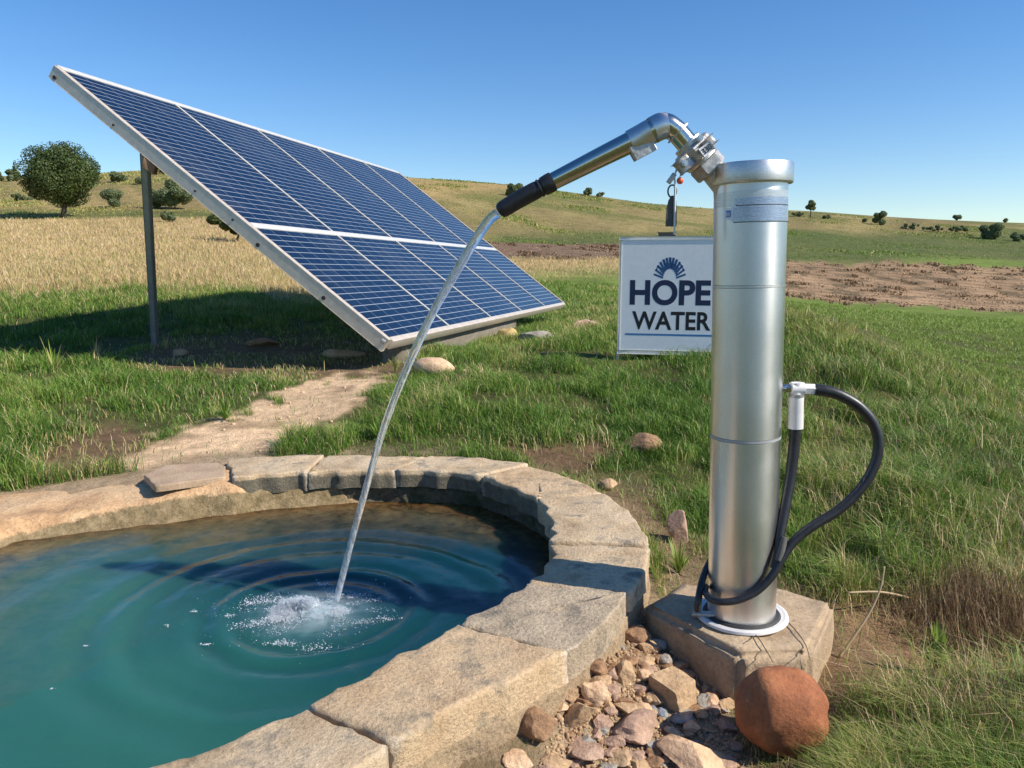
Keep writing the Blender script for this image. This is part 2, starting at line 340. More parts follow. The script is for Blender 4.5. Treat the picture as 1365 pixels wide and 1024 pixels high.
MT['r_yel'] = mottled('yellow stone', [S(168, 138, 84), S(200, 172, 112), S(205, 184, 130)], 9, .9, .01, 50, .4)
MT['straw'] = plain('dry straw', (.42, .31, .18), .8, 0, 30, .2)
MT['twig'] = plain('dark twig', (.10, .075, .05), .85, 0, 40, .3)
MT['bark'] = mottled('bark', [(.05, .04, .03), (.11, .085, .06)], 8, .95, .03, 30, .4)

def leaf_mat(name, stops, trans=.3, rough=.55):
    k = NT(name); at = k.n('ShaderNodeAttribute', attribute_name='tint'); c = k.ramp(at.outputs['Fac'], stops); k.l(c, k.b.inputs['Base Color']); k.set(Roughness=rough); k.b.inputs['Specular IOR Level'].default_value = .35
    tr = k.n('ShaderNodeBsdfTranslucent'); k.l(c, tr.inputs[0]); mx = k.n('ShaderNodeMixShader'); mx.inputs[0].default_value = trans
    k.l(k.b.outputs[0], mx.inputs[1]); k.l(tr.outputs[0], mx.inputs[2]); k.l(mx.outputs[0], k.out.inputs[0]); return k.m
GR = [(0, (.050, .105, .013)), (.28, (.105, .212, .025)), (.52, (.222, .335, .052)), (.70, (.40, .37, .11)), (.85, (.60, .435, .22)), (1, (.78, .60, .38))]
MT['grass'] = leaf_mat('grass blades', GR, .3)
MT['deadgrass'] = leaf_mat('dead grass', [(0, (.10, .06, .028)), (.4, (.22, .135, .065)), (.75, (.36, .24, .12)), (1, (.58, .44, .26))], .2)
MT['leafA'] = leaf_mat('dark leaves', [(0, (.035, .060, .016)), (.5, (.075, .115, .028)), (1, (.16, .18, .055))], .22)
MT['leafB'] = leaf_mat('bush leaves', [(0, (.12, .155, .07)), (.5, (.18, .225, .10)), (1, (.29, .32, .15))], .35)
def setattr_pt(me, name, arr):
    a = me.attributes.new(name, 'FLOAT', 'POINT'); a.data.foreach_set('value', np.asarray(arr, np.float32))

# ------------------------------------------------------------------ ground zones (real areas of earth, path, fields)
PATH = [(510, 494), (430, 506), (366, 516), (340, 545), (280, 562), (228, 582), (160, 625), (300, 622), (362, 614), (374, 588), (450, 566), (482, 542), (498, 515)]
DIRT_L = [(40, 612), (100, 578), (170, 566), (235, 588), (200, 612), (150, 632), (60, 640)]
DIRT_S = [(180, 478), (230, 452), (330, 446), (420, 448), (530, 452), (540, 500), (420, 512), (300, 497), (190, 492)]
DIRT_C = [(640, 603), (690, 592), (760, 588), (830, 596), (850, 612), (800, 635), (720, 625)]
TRACK = [(500, 562), (560, 528), (640, 500), (700, 476), (775, 434), (815, 426), (815, 436), (760, 458), (690, 490), (600, 532), (540, 562)]
EARTH_R = [(770, 640), (850, 650), (880, 700), (930, 745), (1060, 775), (1150, 798), (1260, 830), (1290, 870), (1200, 892), (1150, 905), (1150, 980), (1110, 1100), (500, 1100), (700, 930), (840, 850), (868, 760), (830, 690)]
PEBBLE = [(690, 1100), (760, 930), (850, 850), (862, 800), (930, 830), (975, 960), (1010, 1030), (980, 1100)]
EARTH2 = [(1100, 800), (1230, 796), (1365, 822), (1600, 840), (1600, 925), (1320, 915), (1220, 905), (1150, 930), (1110, 1000)]
BROWN_R = [(1240, 770), (1300, 740), (1365, 745), (1500, 760), (1500, 900), (1365, 880), (1260, 850)]
PLOUGH_R = [(965, 362), (1030, 348), (1200, 350), (1365, 358), (1700, 372), (1700, 430), (1365, 417), (1200, 407), (1080, 398), (1010, 392)]
def zones(x, y, z):
    px, py = proj_np(x, y, z); r = np.hypot(x, y); front = (y > .5)
    wob = (fbm(x / (r * .07), y / (r * .07), 11, 3) - .5); s = np.clip(260 / r, 6, 60)
    qx = px + wob * s * 1.2; qy = py + (fbm(x / (r * .06), y / (r * .06), 21, 3) - .5) * s * .55
    Z = {}
    wo2 = fbm(x / .16, y / .16, 17, 3) - .5; Z['path'] = polymask(qx + wo2 * 40, qy + wo2 * 26, PATH, 7); Z['dirt'] = np.maximum.reduce([polymask(qx, qy, DIRT_L, 14), polymask(qx, qy, DIRT_S, 12) * .85, polymask(qx, qy, DIRT_C, 12)])
    Z['track'] = polymask(qx, qy, TRACK, 10) * .8; Z['earth'] = polymask(qx, qy, EARTH_R, 18); Z['pebble'] = polymask(qx, qy, PEBBLE, 16); Z['brown'] = np.maximum(polymask(qx, qy, BROWN_R, 25), polymask(qx, qy, EARTH2, 16)); Z['soil2'] = polymask(qx, qy, EARTH2, 16)
    pw = (fbm(x / (r * .1), y / (r * .1), 31, 3) - .5)
    pw2 = fbm(x / (r * .018), y / (r * .018), 33, 3) - .5; Z['plough'] = polymask(px + pw * 30 + pw2 * 26, py + pw * 7 + pw2 * 11, PLOUGH_R, 3)
    Z['ploughC'] = sstep(640, 655, px) * sstep(1045, 1020, px) * sstep(323, 326, py + pw * 6) * sstep(347, 344, py + pw * 4)
    Z['gold'] = np.maximum(sstep(404, 380, py + wob * 30) * sstep(289, 295, py + wob * 6) * sstep(620, 560, px), sstep(383, 352, py + wob * 22) * sstep(342, 346, py) * sstep(560, 640, px) * sstep(1050, 1000, px))
    for k in Z: Z[k] = np.where(front, Z[k], 0)
    return Z, px, py

# ------------------------------------------------------------------ terrain mesh
az = np.concatenate([np.arange(-180, -46, 4), np.arange(-45, 45.01, .2), np.arange(48, 180, 4)])
rr = np.exp(np.arange(math.log(.25), math.log(520), .0135))
A_, R_ = np.meshgrid(np.radians(az), rr, indexing='ij'); X = (np.sin(A_) * R_).ravel(); Y = (np.cos(A_) * R_).ravel(); Zt = tz(X, Y)
me = mesh_np('ground', np.c_[X, Y, Zt], grid_faces(len(az), len(rr), True)[:, ::-1])
Zn, gx, gy = zones(X, Y, tz(X, Y, pool=False))
def cmix(a, b, m): return a * (1 - m[:, None]) + np.array(b)[None] * m[:, None]
n1 = fbm(X / 1.1, Y / 1.1, 41, 4); rad = np.hypot(X, Y); nf = fbm(X / (rad * .05), Y / (rad * .012 + .05), 51, 4); nb = fbm(X / 14, Y / 14, 61, 4)
col = np.tile(np.array([[.105, .105, .035]]), (len(X), 1)) * (.7 + .6 * n1[:, None])
far = sstep(16, 30, rad)
lawn = np.array([.150, .200, .038])[None] * (.75 + .5 * nf[:, None]); col = col * (1 - far[:, None]) + lawn * far[:, None]
up = gy < 352
hillc = np.array([.240, .188, .078])[None] * (.6 + .8 * nf[:, None]); gr_ = sstep(.46, .6, nb); hillc = cmix(hillc, (.125, .135, .038), gr_ * .75)
hm = sstep(352, 340, gy + (nb - .5) * 16); col = col * (1 - hm[:, None]) + hillc * hm[:, None]
dg = hm * sstep(303, 318, gy + (nb - .5) * 16) * sstep(640, 680, gx); col = cmix(col, (.085, .110, .030), dg * .85)
sc = hm * sstep(640, 560, gx); col = cmix(col, (.34, .245, .105), sc * (.35 + .65 * sstep(.40, .58, nf)) * sstep(640, 560, gx))
col = cmix(col, (.40, .27, .12), sstep(268, 250, gy + (nb - .5) * 14) * sstep(760, 690, gx) * sstep(440, 500, gx) * .8)
gst = sstep(277, 283, gy + (nb - .5) * 6) * sstep(301, 294, gy + (nb - .5) * 8 - np.clip(gx, 0, 360) * .05) * sstep(560, 420, gx); col = cmix(col, (.105, .120, .036), gst * .9)
col = cmix(col, (.43, .30, .145), Zn['gold']); col[:] = np.where((Zn['gold'] > .3)[:, None], col * (.72 + .56 * nf[:, None]), col)
pl = np.array([.33, .215, .122])[None] * (.72 + .56 * fbm(X / 2.2, Y / 5., 72, 4)[:, None]); tuft = sstep(.56, .64, fbm(X / 1.1, Y / 1.1, 71, 3)) * .9; fur = .5 + .5 * np.sin((Y + .25 * X) * 2 * np.pi / 1.9 + 3 * fbm(X / 6, Y / 6, 73, 2)); pl = pl * (.78 + .4 * fur[:, None])
col = col * (1 - Zn['plough'][:, None]) + pl * Zn['plough'][:, None]; col = cmix(col, (.11, .085, .045), Zn['plough'] * tuft * .8); col = cmix(col, (.20, .13, .085), Zn['ploughC'])
col = cmix(col, (.20, .125, .070), Zn['dirt']); col = cmix(col, (.30, .215, .11), Zn['track']); col = cmix(col, (.24, .165, .095), Zn['earth'] * (.5 + .5 * sstep(.35, .6, n1))); col = cmix(col, (.44, .33, .215), Zn['pebble'] * .9)
col = cmix(col, (.19, .12, .07), Zn['brown'] * .8); col = cmix(col, (.30, .185, .10), Zn['soil2'] * sstep(.35, .6, n1)); pb = fbm(X / .30, Y / .30, 43, 4); col = cmix(col, (.82, .565, .335), Zn['path']); col = cmix(col, (.44, .29, .165), Zn['path'] * sstep(.52, .66, pb) * .75)
_rp = np.hypot(X - PC[0], Y - PC[1]); _an = np.degrees(np.arctan2(Y - PC[1], X - PC[0])); rg = sstep(.34, .12, _rp - rout(_an) + .25 * (n1 - .5)) * np.where(np.abs(_an - 150) < 60, 1, .5)
col = cmix(col, (.42, .305, .19), rg)
ca = me.color_attributes.new('soil', 'FLOAT_COLOR', 'POINT'); ca.data.foreach_set('color', np.c_[col, np.ones(len(col))].astype(np.float32).ravel())
k = NT('soil'); at = k.n('ShaderNodeAttribute', attribute_name='soil'); v = k.coord(kind='Object'); n2 = k.noise(v, 9, 8, .7); n3 = k.noise(v, 70, 5, .7); n4 = k.noise(v, .7, 8, .75)
c = k.mix(1.0, at.outputs['Color'], k.ramp(n2, [(.3, (.66,) * 3), (.5, (1,) * 3), (.7, (1.28,) * 3)]), 'MULTIPLY'); c = k.mix(1.0, c, k.ramp(n3, [(.3, (.75,) * 3), (.7, (1.2,) * 3)]), 'MULTIPLY'); c = k.mix(1.0, c, k.ramp(n4, [(.3, (.62,) * 3), (.5, (1,) * 3), (.7, (1.32,) * 3)]), 'MULTIPLY')
k.l(c, k.b.inputs['Base Color']); k.set(Roughness=.97); k.b.inputs['Specular IOR Level'].default_value = .15
a = k.n('ShaderNodeMath', operation='MULTIPLY_ADD'); k.l(n2, a.inputs[0]); a.inputs[1].default_value = 2.0; k.l(n3, a.inputs[2]); k.bump(a.outputs[0], .03, .8)
tag(link('ground', me, k.m, sharp=None), kind='structure')

# ------------------------------------------------------------------ pool rim
def pc(a, r, z): return (PC[0] + r * math.cos(R(a)), PC[1] + r * math.sin(R(a)), z)
def disp(me, amp, sc, seed=0, rough=.25):
    o = Vector((seed * 3.1, seed * 1.7, seed * .9)); nv = np.empty(len(me.vertices) * 3, np.float32); me.vertices.foreach_get('normal', nv); nv = nv.reshape(-1, 3)
    for i, v in enumerate(me.vertices):
        p = v.co * sc + o; d = mnoise.noise(p) + .5 * mnoise.noise(p * 2.3) + rough * mnoise.noise(p * 6.1)
        v.co += Vector(nv[i]) * d * amp
def slab_mesh(name, outline, z0, z1, step=.022, rnd=.014, amp=.006, seed=0, top_amp=.004, chip=.012):
    """stone block from a plan outline: top dome with worn arris, sides down to z0"""
    P = []
    for i in range(len(outline)):
        a = np.array(outline[i]); b = np.array(outline[(i + 1) % len(outline)]); n = max(2, int(np.linalg.norm(b - a) / step))
        P += [a + (b - a) * k / n for k in range(n)]
    P = np.array(P); n = len(P); cen = P.mean(0)
    nx = np.roll(P, -1, 0) - np.roll(P, 1, 0); nrm = np.c_[nx[:, 1], -nx[:, 0]]; nrm /= np.linalg.norm(nrm, axis=1)[:, None] + 1e-9
    if ((P - cen) * nrm).sum() < 0: nrm = -nrm
    jag = np.array([mnoise.noise(Vector((p[0] * 9 + seed, p[1] * 9, seed))) + .6 * mnoise.noise(Vector((p[0] * 31, p[1] * 31 + seed, 1))) for p in P])
    P = P + nrm * (jag * chip)[:, None]
    V = []; rings = []
    for z in np.linspace(z0, z1 - rnd, max(3, int((z1 - z0) / step))): rings.append((0, z))
    for t in (30, 60, 90): rings.append((rnd * (1 - math.cos(R(t))) , z1 - rnd + rnd * math.sin(R(t))))
    for ins, z in rings:
        for i in range(n): V.append((*(P[i] - nrm[i] * ins), z))
    m = 12; base = P - nrm * rnd
    for k in range(1, m):
        t = k / m
        for i in range(n): q = base[i] * (1 - t) + cen * t; V.append((q[0], q[1], z1))
    V.append((cen[0], cen[1], z1)); nr = len(rings) + m - 1
    Fq = [(r * n + i, r * n + (i + 1) % n, (r + 1) * n + (i + 1) % n, (r + 1) * n + i) for r in range(nr - 1) for i in range(n)]
    Ft = [((nr - 1) * n + i, (nr - 1) * n + (i + 1) % n, nr * n) for i in range(n)]
    me = bpy.data.meshes.new(name); me.from_pydata(V, [], Fq + Ft); me.update()
    bm = bmesh.new(); bm.from_mesh(me); bmesh.ops.recalc_face_normals(bm, faces=bm.faces[:]); bm.to_mesh(me); bm.free()
    disp(me, amp, 7, seed); return me
def moss_attr(me, fn): setattr_pt(me, 'moss', [fn(v.co, v.normal) for v in me.vertices])
pool = empty('pool_rim', pc(0, 0, -.3)); tag(pool, 'low round stone rim of thick pale coping slabs around the teal pool', 'pool rim')
SEAM = [(-99, -96), (-69.0, -63.0), (-43, -39), (-22.6, -19.6), (-1.2, -2.4), (26.5, 24.0), (49.0, 47.5), (72, 70), (97, 95), (119, 117)]
CM = ['coping', 'coping2', 'coping3', 'coping', 'coping', 'coping2', 'coping', 'coping', 'coping']
dz = [0, .006, -.004, -.012, .004, .0, .006, .0, .002]
for i in range(len(SEAM) - 1):
    (ai, ao), (bi, bo) = SEAM[i], SEAM[i + 1]; g = .26; wb = lambda q, t: .9 * mnoise.noise(Vector((q * .7, t * 2.4, 3)))
    inn = [pc(a, float(rin(a)) - .005 + .012 * math.sin(a * .7), 0)[:2] for a in np.linspace(ai + g, bi - g, 9)]; ou = [pc(a, float(rout(a)), 0)[:2] for a in np.linspace(bo - g, ao + g, 9)]; sd_ = lambda q0, q1, gg, key: [pc(q0 + (q1 - q0) * t + gg + wb(key, t), float(rin(q0)) * (1 - t) + float(rout(q1)) * t, 0)[:2] for t in (.25, .5, .75)]
    me = slab_mesh('coping_stone', [np.array(q) for q in inn + sd_(bi, bo, -g, i + 1) + ou + sd_(ai, ao, g, i)[::-1]], -.098 - .008 * (i % 3), dz[i], seed=i + 1, chip=.014, amp=.0075, rnd=.011 + .005 * (i % 2))
    def cf(q, n_):
        w_ = Vector((PC[0] - q.x, PC[1] - q.y)); return (0 if SEAM[i][0] < 20 else 1) * float(sstep(.25, .7, (n_.x * w_.x + n_.y * w_.y) / (w_.length + 1e-6))) * float(sstep(-.004, -.030, q.z))
    moss_attr(me, cf)
    link('coping_stone', me, MT[CM[i]], pool, sharp=None)
def sector(name, a0, a1, prof, mat, na, amp, sc, seed, moss=None):
    """prof(a) -> list of (r, z); swept round the pool"""
    aa = np.linspace(a0, a1, na); V = []; n = None
    for a in aa:
        p = prof(a); p = np.array(p, float); d = np.r_[0, np.cumsum(np.hypot(*np.diff(p, axis=0).T))]; n = max(8, 46); t = np.linspace(0, d[-1], n)
        V += [pc(a, r, z) for r, z in zip(np.interp(t, d, p[:, 0]), np.interp(t, d, p[:, 1]))]
    me = mesh_np(name, V, grid_faces(na, n)); disp(me, amp, sc, seed)
    if moss: moss_attr(me, moss)
    return link(name, me, mat, pool, sharp=None)
def crs(a, k):   # courses of rough blocks on a wall: recessed joints
    return -.018 * (abs(((a * .11 + .37 * k) % 1) - .5) > .46)
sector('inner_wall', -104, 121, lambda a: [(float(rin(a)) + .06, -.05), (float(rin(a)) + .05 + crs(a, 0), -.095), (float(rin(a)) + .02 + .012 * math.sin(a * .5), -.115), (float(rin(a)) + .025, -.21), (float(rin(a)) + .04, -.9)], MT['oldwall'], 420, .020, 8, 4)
sector('outer_wall', -104, 75, lambda a: [(float(rout(a)) - .04, -.06), (float(rout(a)) - .03, -.099), (float(rout(a)) - .004, -.108), (float(rout(a)) + .012, -.28), (float(rout(a)) + .02, -.55)], MT['outwall'], 420, .010, 9, 6)
def bankprof(a):
    t = float(sstep(116, 150, a)); u_ = float(sstep(111, 118.5, a)); of_ = .13 * (1 - float(sstep(62, 104, a))); zt_ = (-.085 * t - .012 * (1 - t) - .02) * u_ - .085 * (1 - u_); ro, ri = float(rout(a)), float(rin(a))
    return [(ro + .30, zt_ - .10), (ro + .14, zt_ - .03), (ro, zt_ + .0), ((ro + ri) / 2, zt_ + .012), (ri + .03 + of_, zt_), (ri - .01 + of_, zt_ - .025), (ri - .03 - .05 * t + of_, zt_ - .09), (ri - .07 - .10 * t + of_, WATER_Z - .03), (ri - .16 - .3 * t + of_, -.42), (ri - .3 - .5 * t, -.9)]
sector('earthen_rim', 58, 262, bankprof, MT['bank'], 620, .012, 5, 9, lambda q, n_: float(sstep(.0, .06, -.05 - .10 * float(sstep(128, 172, math.degrees(math.atan2(q.y - PC[1], q.x - PC[0])) % 360)) - q.z)) * float(sstep(.06, .0, math.hypot(q.x - PC[0], q.y - PC[1]) - float(rin(math.degrees(math.atan2(q.y - PC[1], q.x - PC[0])))))))
fl = [(192, 634), (207, 648), (300, 636), (301, 622), (289, 617), (222, 620)]
fo = [np.array(atZ(x, y, -.01)[:2]) for x, y in fl]
o = link('flagstone', slab_mesh('flagstone', fo, -.046, -.008, seed=21, amp=.002, chip=.006, rnd=.006), MT['flag'], origin=(*np.mean(fo, 0), -.022), sharp=None)
tag(o, 'flat grey brown flagstone lying loose on the far left of the pool rim', 'flagstone')

# ------------------------------------------------------------------ water, jet and splash
SPL = atZ(420, 815, WATER_Z)
aa = np.radians(np.arange(-180, 180, 1.2)); tt = np.linspace(0, 1, 330); A2, T2 = np.meshgrid(aa, tt, indexing='ij')
RB = np.interp(np.degrees(aa), np.arange(-180, 181), np.array([float(rin(a)) for a in range(-180, 181)])) + .09
# polar grid about the splash, reaching the wall
dxs = np.cos(aa); dys = np.sin(aa); cx, cy = SPL.x - PC[0], SPL.y - PC[1]
far_ = np.empty(len(aa))
for i in range(len(aa)):
    s_ = np.linspace(0, 4.2, 900); qx, qy = cx + s_ * dxs[i], cy + s_ * dys[i]; rq = np.hypot(qx, qy); aq = np.degrees(np.arctan2(qy, qx)); lim = rin(aq) + .085
    far_[i] = s_[np.argmax(rq > lim)]
S_ = T2 * far_[:, None]; WX = SPL.x + S_ * np.cos(A2); WY = SPL.y + S_ * np.sin(A2)
wob = fbm(WX * 2.2, WY * 2.2, 81, 3); env = np.exp(-S_ / .75) * sstep(.04, .16, S_)
rip = np.sin(2 * np.pi * (S_ + .07 * (wob - .5)) / (.080 + .035 * S_)) * .0042 * env * (.6 + .8 * fbm(WX * 3.1, WY * 3.1, 84, 2)) + np.sin(2 * np.pi * (S_ * 1.03 + .09 * wob) / (.12 + .05 * S_)) * .0050 * np.exp(-S_ / 2.4) * (.35 + 1.3 * fbm(WX * 1.9, WY * 1.9, 89, 2)) * sstep(.1, .3, S_)
chop = (fbm(WX * 9, WY * 9, 83, 4) - .5) * .0050 + (fbm(WX * 26, WY * 26, 85, 3) - .5) * .0022 * np.exp(-S_ / .8)
pile = .022 * np.exp(-(S_ / .07) ** 2)
WZ = WATER_Z + rip + chop + pile
rp = np.hypot(WX - PC[0], WY - PC[1]); an = np.degrees(np.arctan2(WY - PC[1], WX - PC[0])); edge = rin(an) - rp
left = sstep(100, 150, np.where(an < -120, an + 360, an)) ; back = sstep(15, 45, np.where(an < -120, an + 360, an)); sh = np.exp(-np.clip(edge, 0, 5) / (.05 + .22 * back + .08 * left))
me = mesh_np('water', np.c_[WX.ravel(), WY.ravel(), WZ.ravel()], grid_faces(len(aa), len(tt), True)); setattr_pt(me, 'shallow', sh.ravel()); setattr_pt(me, 'shade_tone', np.clip(.5 - .42 * (WX - PC[0]) - .38 * (WY - PC[1]) + .5 * (fbm(WX * 1.1, WY * 1.1, 87, 3) - .5), 0, 1).ravel()); setattr_pt(me, 'bubbles', (np.exp(-(S_ / .15) ** 2) * (.25 + .9 * fbm(WX * 28, WY * 28, 88, 3))).ravel())
k = NT('pool water'); at = k.n('ShaderNodeAttribute', attribute_name='shallow'); v = k.coord(kind='Object')
a2 = k.n('ShaderNodeAttribute', attribute_name='shade_tone'); c = k.ramp(a2.outputs['Fac'], [(.15, (.003, .033, .043)), (.55, (.008, .064, .064)), (.95, (.026, .128, .100))])  # shade painted into water colour: darker right and back to sink pump shadow
a3 = k.n('ShaderNodeAttribute', attribute_name='bubbles'); c = k.mix(a3.outputs['Fac'], c, (.42, .60, .64, 1))
c = k.mix(at.outputs['Fac'], c, k.ramp(k.noise(v, 13, 6, .7), [(.35, (.07, .048, .018)), (.5, (.19, .12, .042)), (.68, (.32, .22, .09))])); k.l(c, k.b.inputs['Base Color']); k.set(Roughness=.03, IOR=1.33); k.b.inputs['Subsurface Weight'].default_value = 1.0; k.b.inputs['Subsurface Radius'].default_value = (.12, .34, .34); k.b.inputs['Subsurface Scale'].default_value = 1.4
fb = k.noise(v, 38, 4, .6); k.bump(fb, .0035, .35)
tr = k.n('ShaderNodeBsdfTransparent'); tr.inputs[0].default_value = (.75, .62, .42, 1); mx = k.n('ShaderNodeMixShader'); f = k.n('ShaderNodeMath', operation='MULTIPLY'); k.l(at.outputs['Fac'], f.inputs[0]); f.inputs[1].default_value = .5
k.l(f.outputs[0], mx.inputs[0]); k.l(k.b.outputs[0], mx.inputs[1]); k.l(tr.outputs[0], mx.inputs[2]); k.l(mx.outputs[0], k.out.inputs[0])
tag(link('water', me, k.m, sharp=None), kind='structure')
k = NT('clear water'); k.set(Base_Color=(.93, .97, 1, 1), Roughness=.04, IOR=1.33); k.b.inputs['Transmission Weight'].default_value = 1
v = k.coord((1, 1, .12)); k.bump(k.noise(v, 60, 2), .0012, .35); 
nj = k.noise(k.coord((1, 1, .10)), 95, 4, .7); df = k.n('ShaderNodeBsdfPrincipled'); df.inputs['Base Color'].default_value = (.93, .95, .97, 1); df.inputs['Roughness'].default_value = .15; mj = k.n('ShaderNodeMixShader'); k.l(k.ramp(nj, [(.40, (.10,) * 3), (.68, (.46,) * 3)]), mj.inputs[0]); k.l(k.b.outputs[0], mj.inputs[1]); k.l(df.outputs[0], mj.inputs[2]); k.l(mj.outputs[0], k.out.inputs[0]); MT['jet'] = k.m
k = NT('foam'); k.set(Base_Color=(.86, .91, .95, 1), Roughness=.2, IOR=1.33); k.b.inputs['Transmission Weight'].default_value = .6; MT['foam'] = k.m
k = NT('churned foam'); k.set(Base_Color=(.88, .93, .96, 1), Roughness=.4, IOR=1.33); nz_ = k.noise(k.coord(), 85, 5, .75); k.bump(nz_, .012, 1); tr = k.n('ShaderNodeBsdfTransparent'); tr.inputs[0].default_value = (.85, .95, .97, 1); mx = k.n('ShaderNodeMixShader')
k.l(k.ramp(nz_, [(.40, (.0,) * 3), (.60, (.95,) * 3)]), mx.inputs[0]); k.l(tr.outputs[0], mx.inputs[1]); k.l(k.b.outputs[0], mx.inputs[2]); k.l(mx.outputs[0], k.out.inputs[0]); MT['churn'] = k.m
jp = [(663, 284, 2.80, 8.2), (651, 295, 2.81, 8.2), (635, 318, 2.83, 7.9), (609, 361, 2.86, 7.5), (578, 415, 2.90, 7.0), (544, 487, 2.94, 6.4), (514, 563, 2.97, 5.9), (491, 640, 3.0, 5.6), (470, 716, 3.03, 5.4), (447, 806, 3.05, 5.3)]
js = [(px, py, Yd, r) for px, py, Yd, r in [tuple(q) for q in spline(jp, 9)]]
jpts = [atY(a, b, c_) for a, b, c_, _ in js]; jr = [q[3] * .80 * zc(p) / F * (1 + .02 * math.sin(i * .5) + .035 * mnoise.noise(Vector((i * .35, 0, 2)))) for i, (q, p) in enumerate(zip(js, jpts))]
jp_, jr_ = jpts, jr
o = MB().tube(jp_, jr_, 20).build('water_jet', MT['jet'], origin=jp_[-1], sharp=None); tag(o, 'clear arcing jet of water falling from the black nozzle into the pool', 'water jet')
def foam_mound():
    na2, nr2 = 72, 30; V = []
    for i in range(na2):
        a = 2 * math.pi * i / na2
        for j in range(nr2):
            t = j / (nr2 - 1); q = Vector((math.cos(a) * t * 3, math.sin(a) * t * 3, 1.7)); w_ = (1 + .35 * mnoise.noise(Vector((math.cos(a) * 2, math.sin(a) * 2, 5))))
            V.append((SPL.x - .035 + math.cos(a) * t * .105 * w_, SPL.y + math.sin(a) * t * .075 * w_, WATER_Z - .004 + (1 - t ** 1.5) * (.030 + .030 * mnoise.noise(q) + .016 * mnoise.noise(q * 3)) + .006 * mnoise.noise(q * 7) * (1 - t)))
    return V, grid_faces(na2, nr2, True)
# splash: hundreds of uncountable droplets and foam flecks
bm = bmesh.new(); bmesh.ops.create_icosphere(bm, subdivisions=1, radius=1); ico = np.array([v.co[:] for v in bm.verts]); icf = np.array([[v.index for v in f.verts] for f in bm.faces]); bm.free()
N1 = 30000; th = rng.uniform(0, 2 * np.pi, N1); lob = rng.normal(0, .045, (26, 2)); lh_ = rng.uniform(.02, .085, 26) * np.exp(-(np.hypot(lob[:, 0], lob[:, 1]) / .06) ** 2) + .006; ki = rng.integers(0, 26, N1)
ql = lob[ki] * np.array([1.45, .95]) + rng.normal(0, 1, (N1, 2)) * np.array([.020, .014]); hx = SPL.x - .03 + ql[:, 0]; hy = SPL.y + ql[:, 1]; rad_ = np.hypot(ql[:, 0], ql[:, 1])
hz = WATER_Z + .002 + lh_[ki] * rng.uniform(0, 1, N1) ** 1.5; sz = rng.gamma(2.0, .00042, N1) + .0003
N2 = 6000; th2 = rng.uniform(0, 2 * np.pi, N2); r2 = .06 + rng.gamma(1.7, .05, N2); n2_ = fbm(np.cos(th2) * 4 + r2 * 9, np.sin(th2) * 4, 91, 3); kp = n2_ > .52
x2 = SPL.x + r2 * np.cos(th2) * 1.25; y2 = SPL.y + r2 * np.sin(th2) * 1.0; z2 = WATER_Z + rng.uniform(0, .02, N2) * np.exp(-r2 * 6) + .003; s2 = rng.gamma(1.6, .00042, N2) + .0003
x2, y2, z2, s2 = x2[kp], y2[kp], z2[kp], s2[kp]
PX = np.r_[hx, x2]; PY = np.r_[hy, y2]; PZ = np.r_[hz, z2]; SZ = np.r_[sz, s2]
# elongated foam patches drifting on the surface
ex, ey, es = [], [], []
for (fx, fy, n, wx) in [(355, 800, 60, .05), (470, 795, 50, .03), (480, 830, 40, .03), (350, 830, 50, .04), (300, 822, 26, .02), (375, 858, 40, .03), (320, 835, 20, .03), (515, 826, 24, .03), (430, 780, 24, .02), (258, 816, 8, .01), (275, 860, 10, .01), (115, 862, 4, .006), (420, 865, 26, .04), (223, 834, 4, .006), (340, 805, 30, .04), (505, 800, 18, .02), (70, 919, 3, .004)]:
    g = atZ(fx, fy, WATER_Z); n *= 5; ex += list(g.x + rng.normal(0, wx, n)); ey += list(g.y + rng.normal(0, wx * .45, n)); es += list(rng.gamma(1.6, .0005, n) + .0003)
PX = np.r_[PX, ex]; PY = np.r_[PY, ey]; PZ = np.r_[PZ, np.full(len(ex), WATER_Z + .003)]; SZ = np.r_[SZ, es]
Vd = (ico[None] * SZ[:, None, None] * np.array([1.25, 1.25, .9]) + np.c_[PX, PY, PZ][:, None]).reshape(-1, 3); Fd = (icf[None] + (np.arange(len(SZ)) * len(ico))[:, None, None]).reshape(-1, 3)
Vm, Fm = foam_mound()
Vd = np.vstack([Vd, np.array(Vm)]); Fm = Fm + len(Vd) - len(Vm)
me = mesh_np('splash_foam', Vd, Fd, Fm); me.materials.append(MT['foam']); me.materials.append(MT['churn']); me.polygons.foreach_set('material_index', np.r_[np.zeros(len(Fd), np.int32), np.ones(len(Fm), np.int32)])
o = link('splash_foam', me, None, origin=(SPL.x, SPL.y, WATER_Z), sharp=None); tag(o, 'white foaming splash where the jet hits the pool water', 'splash', kind='stuff')

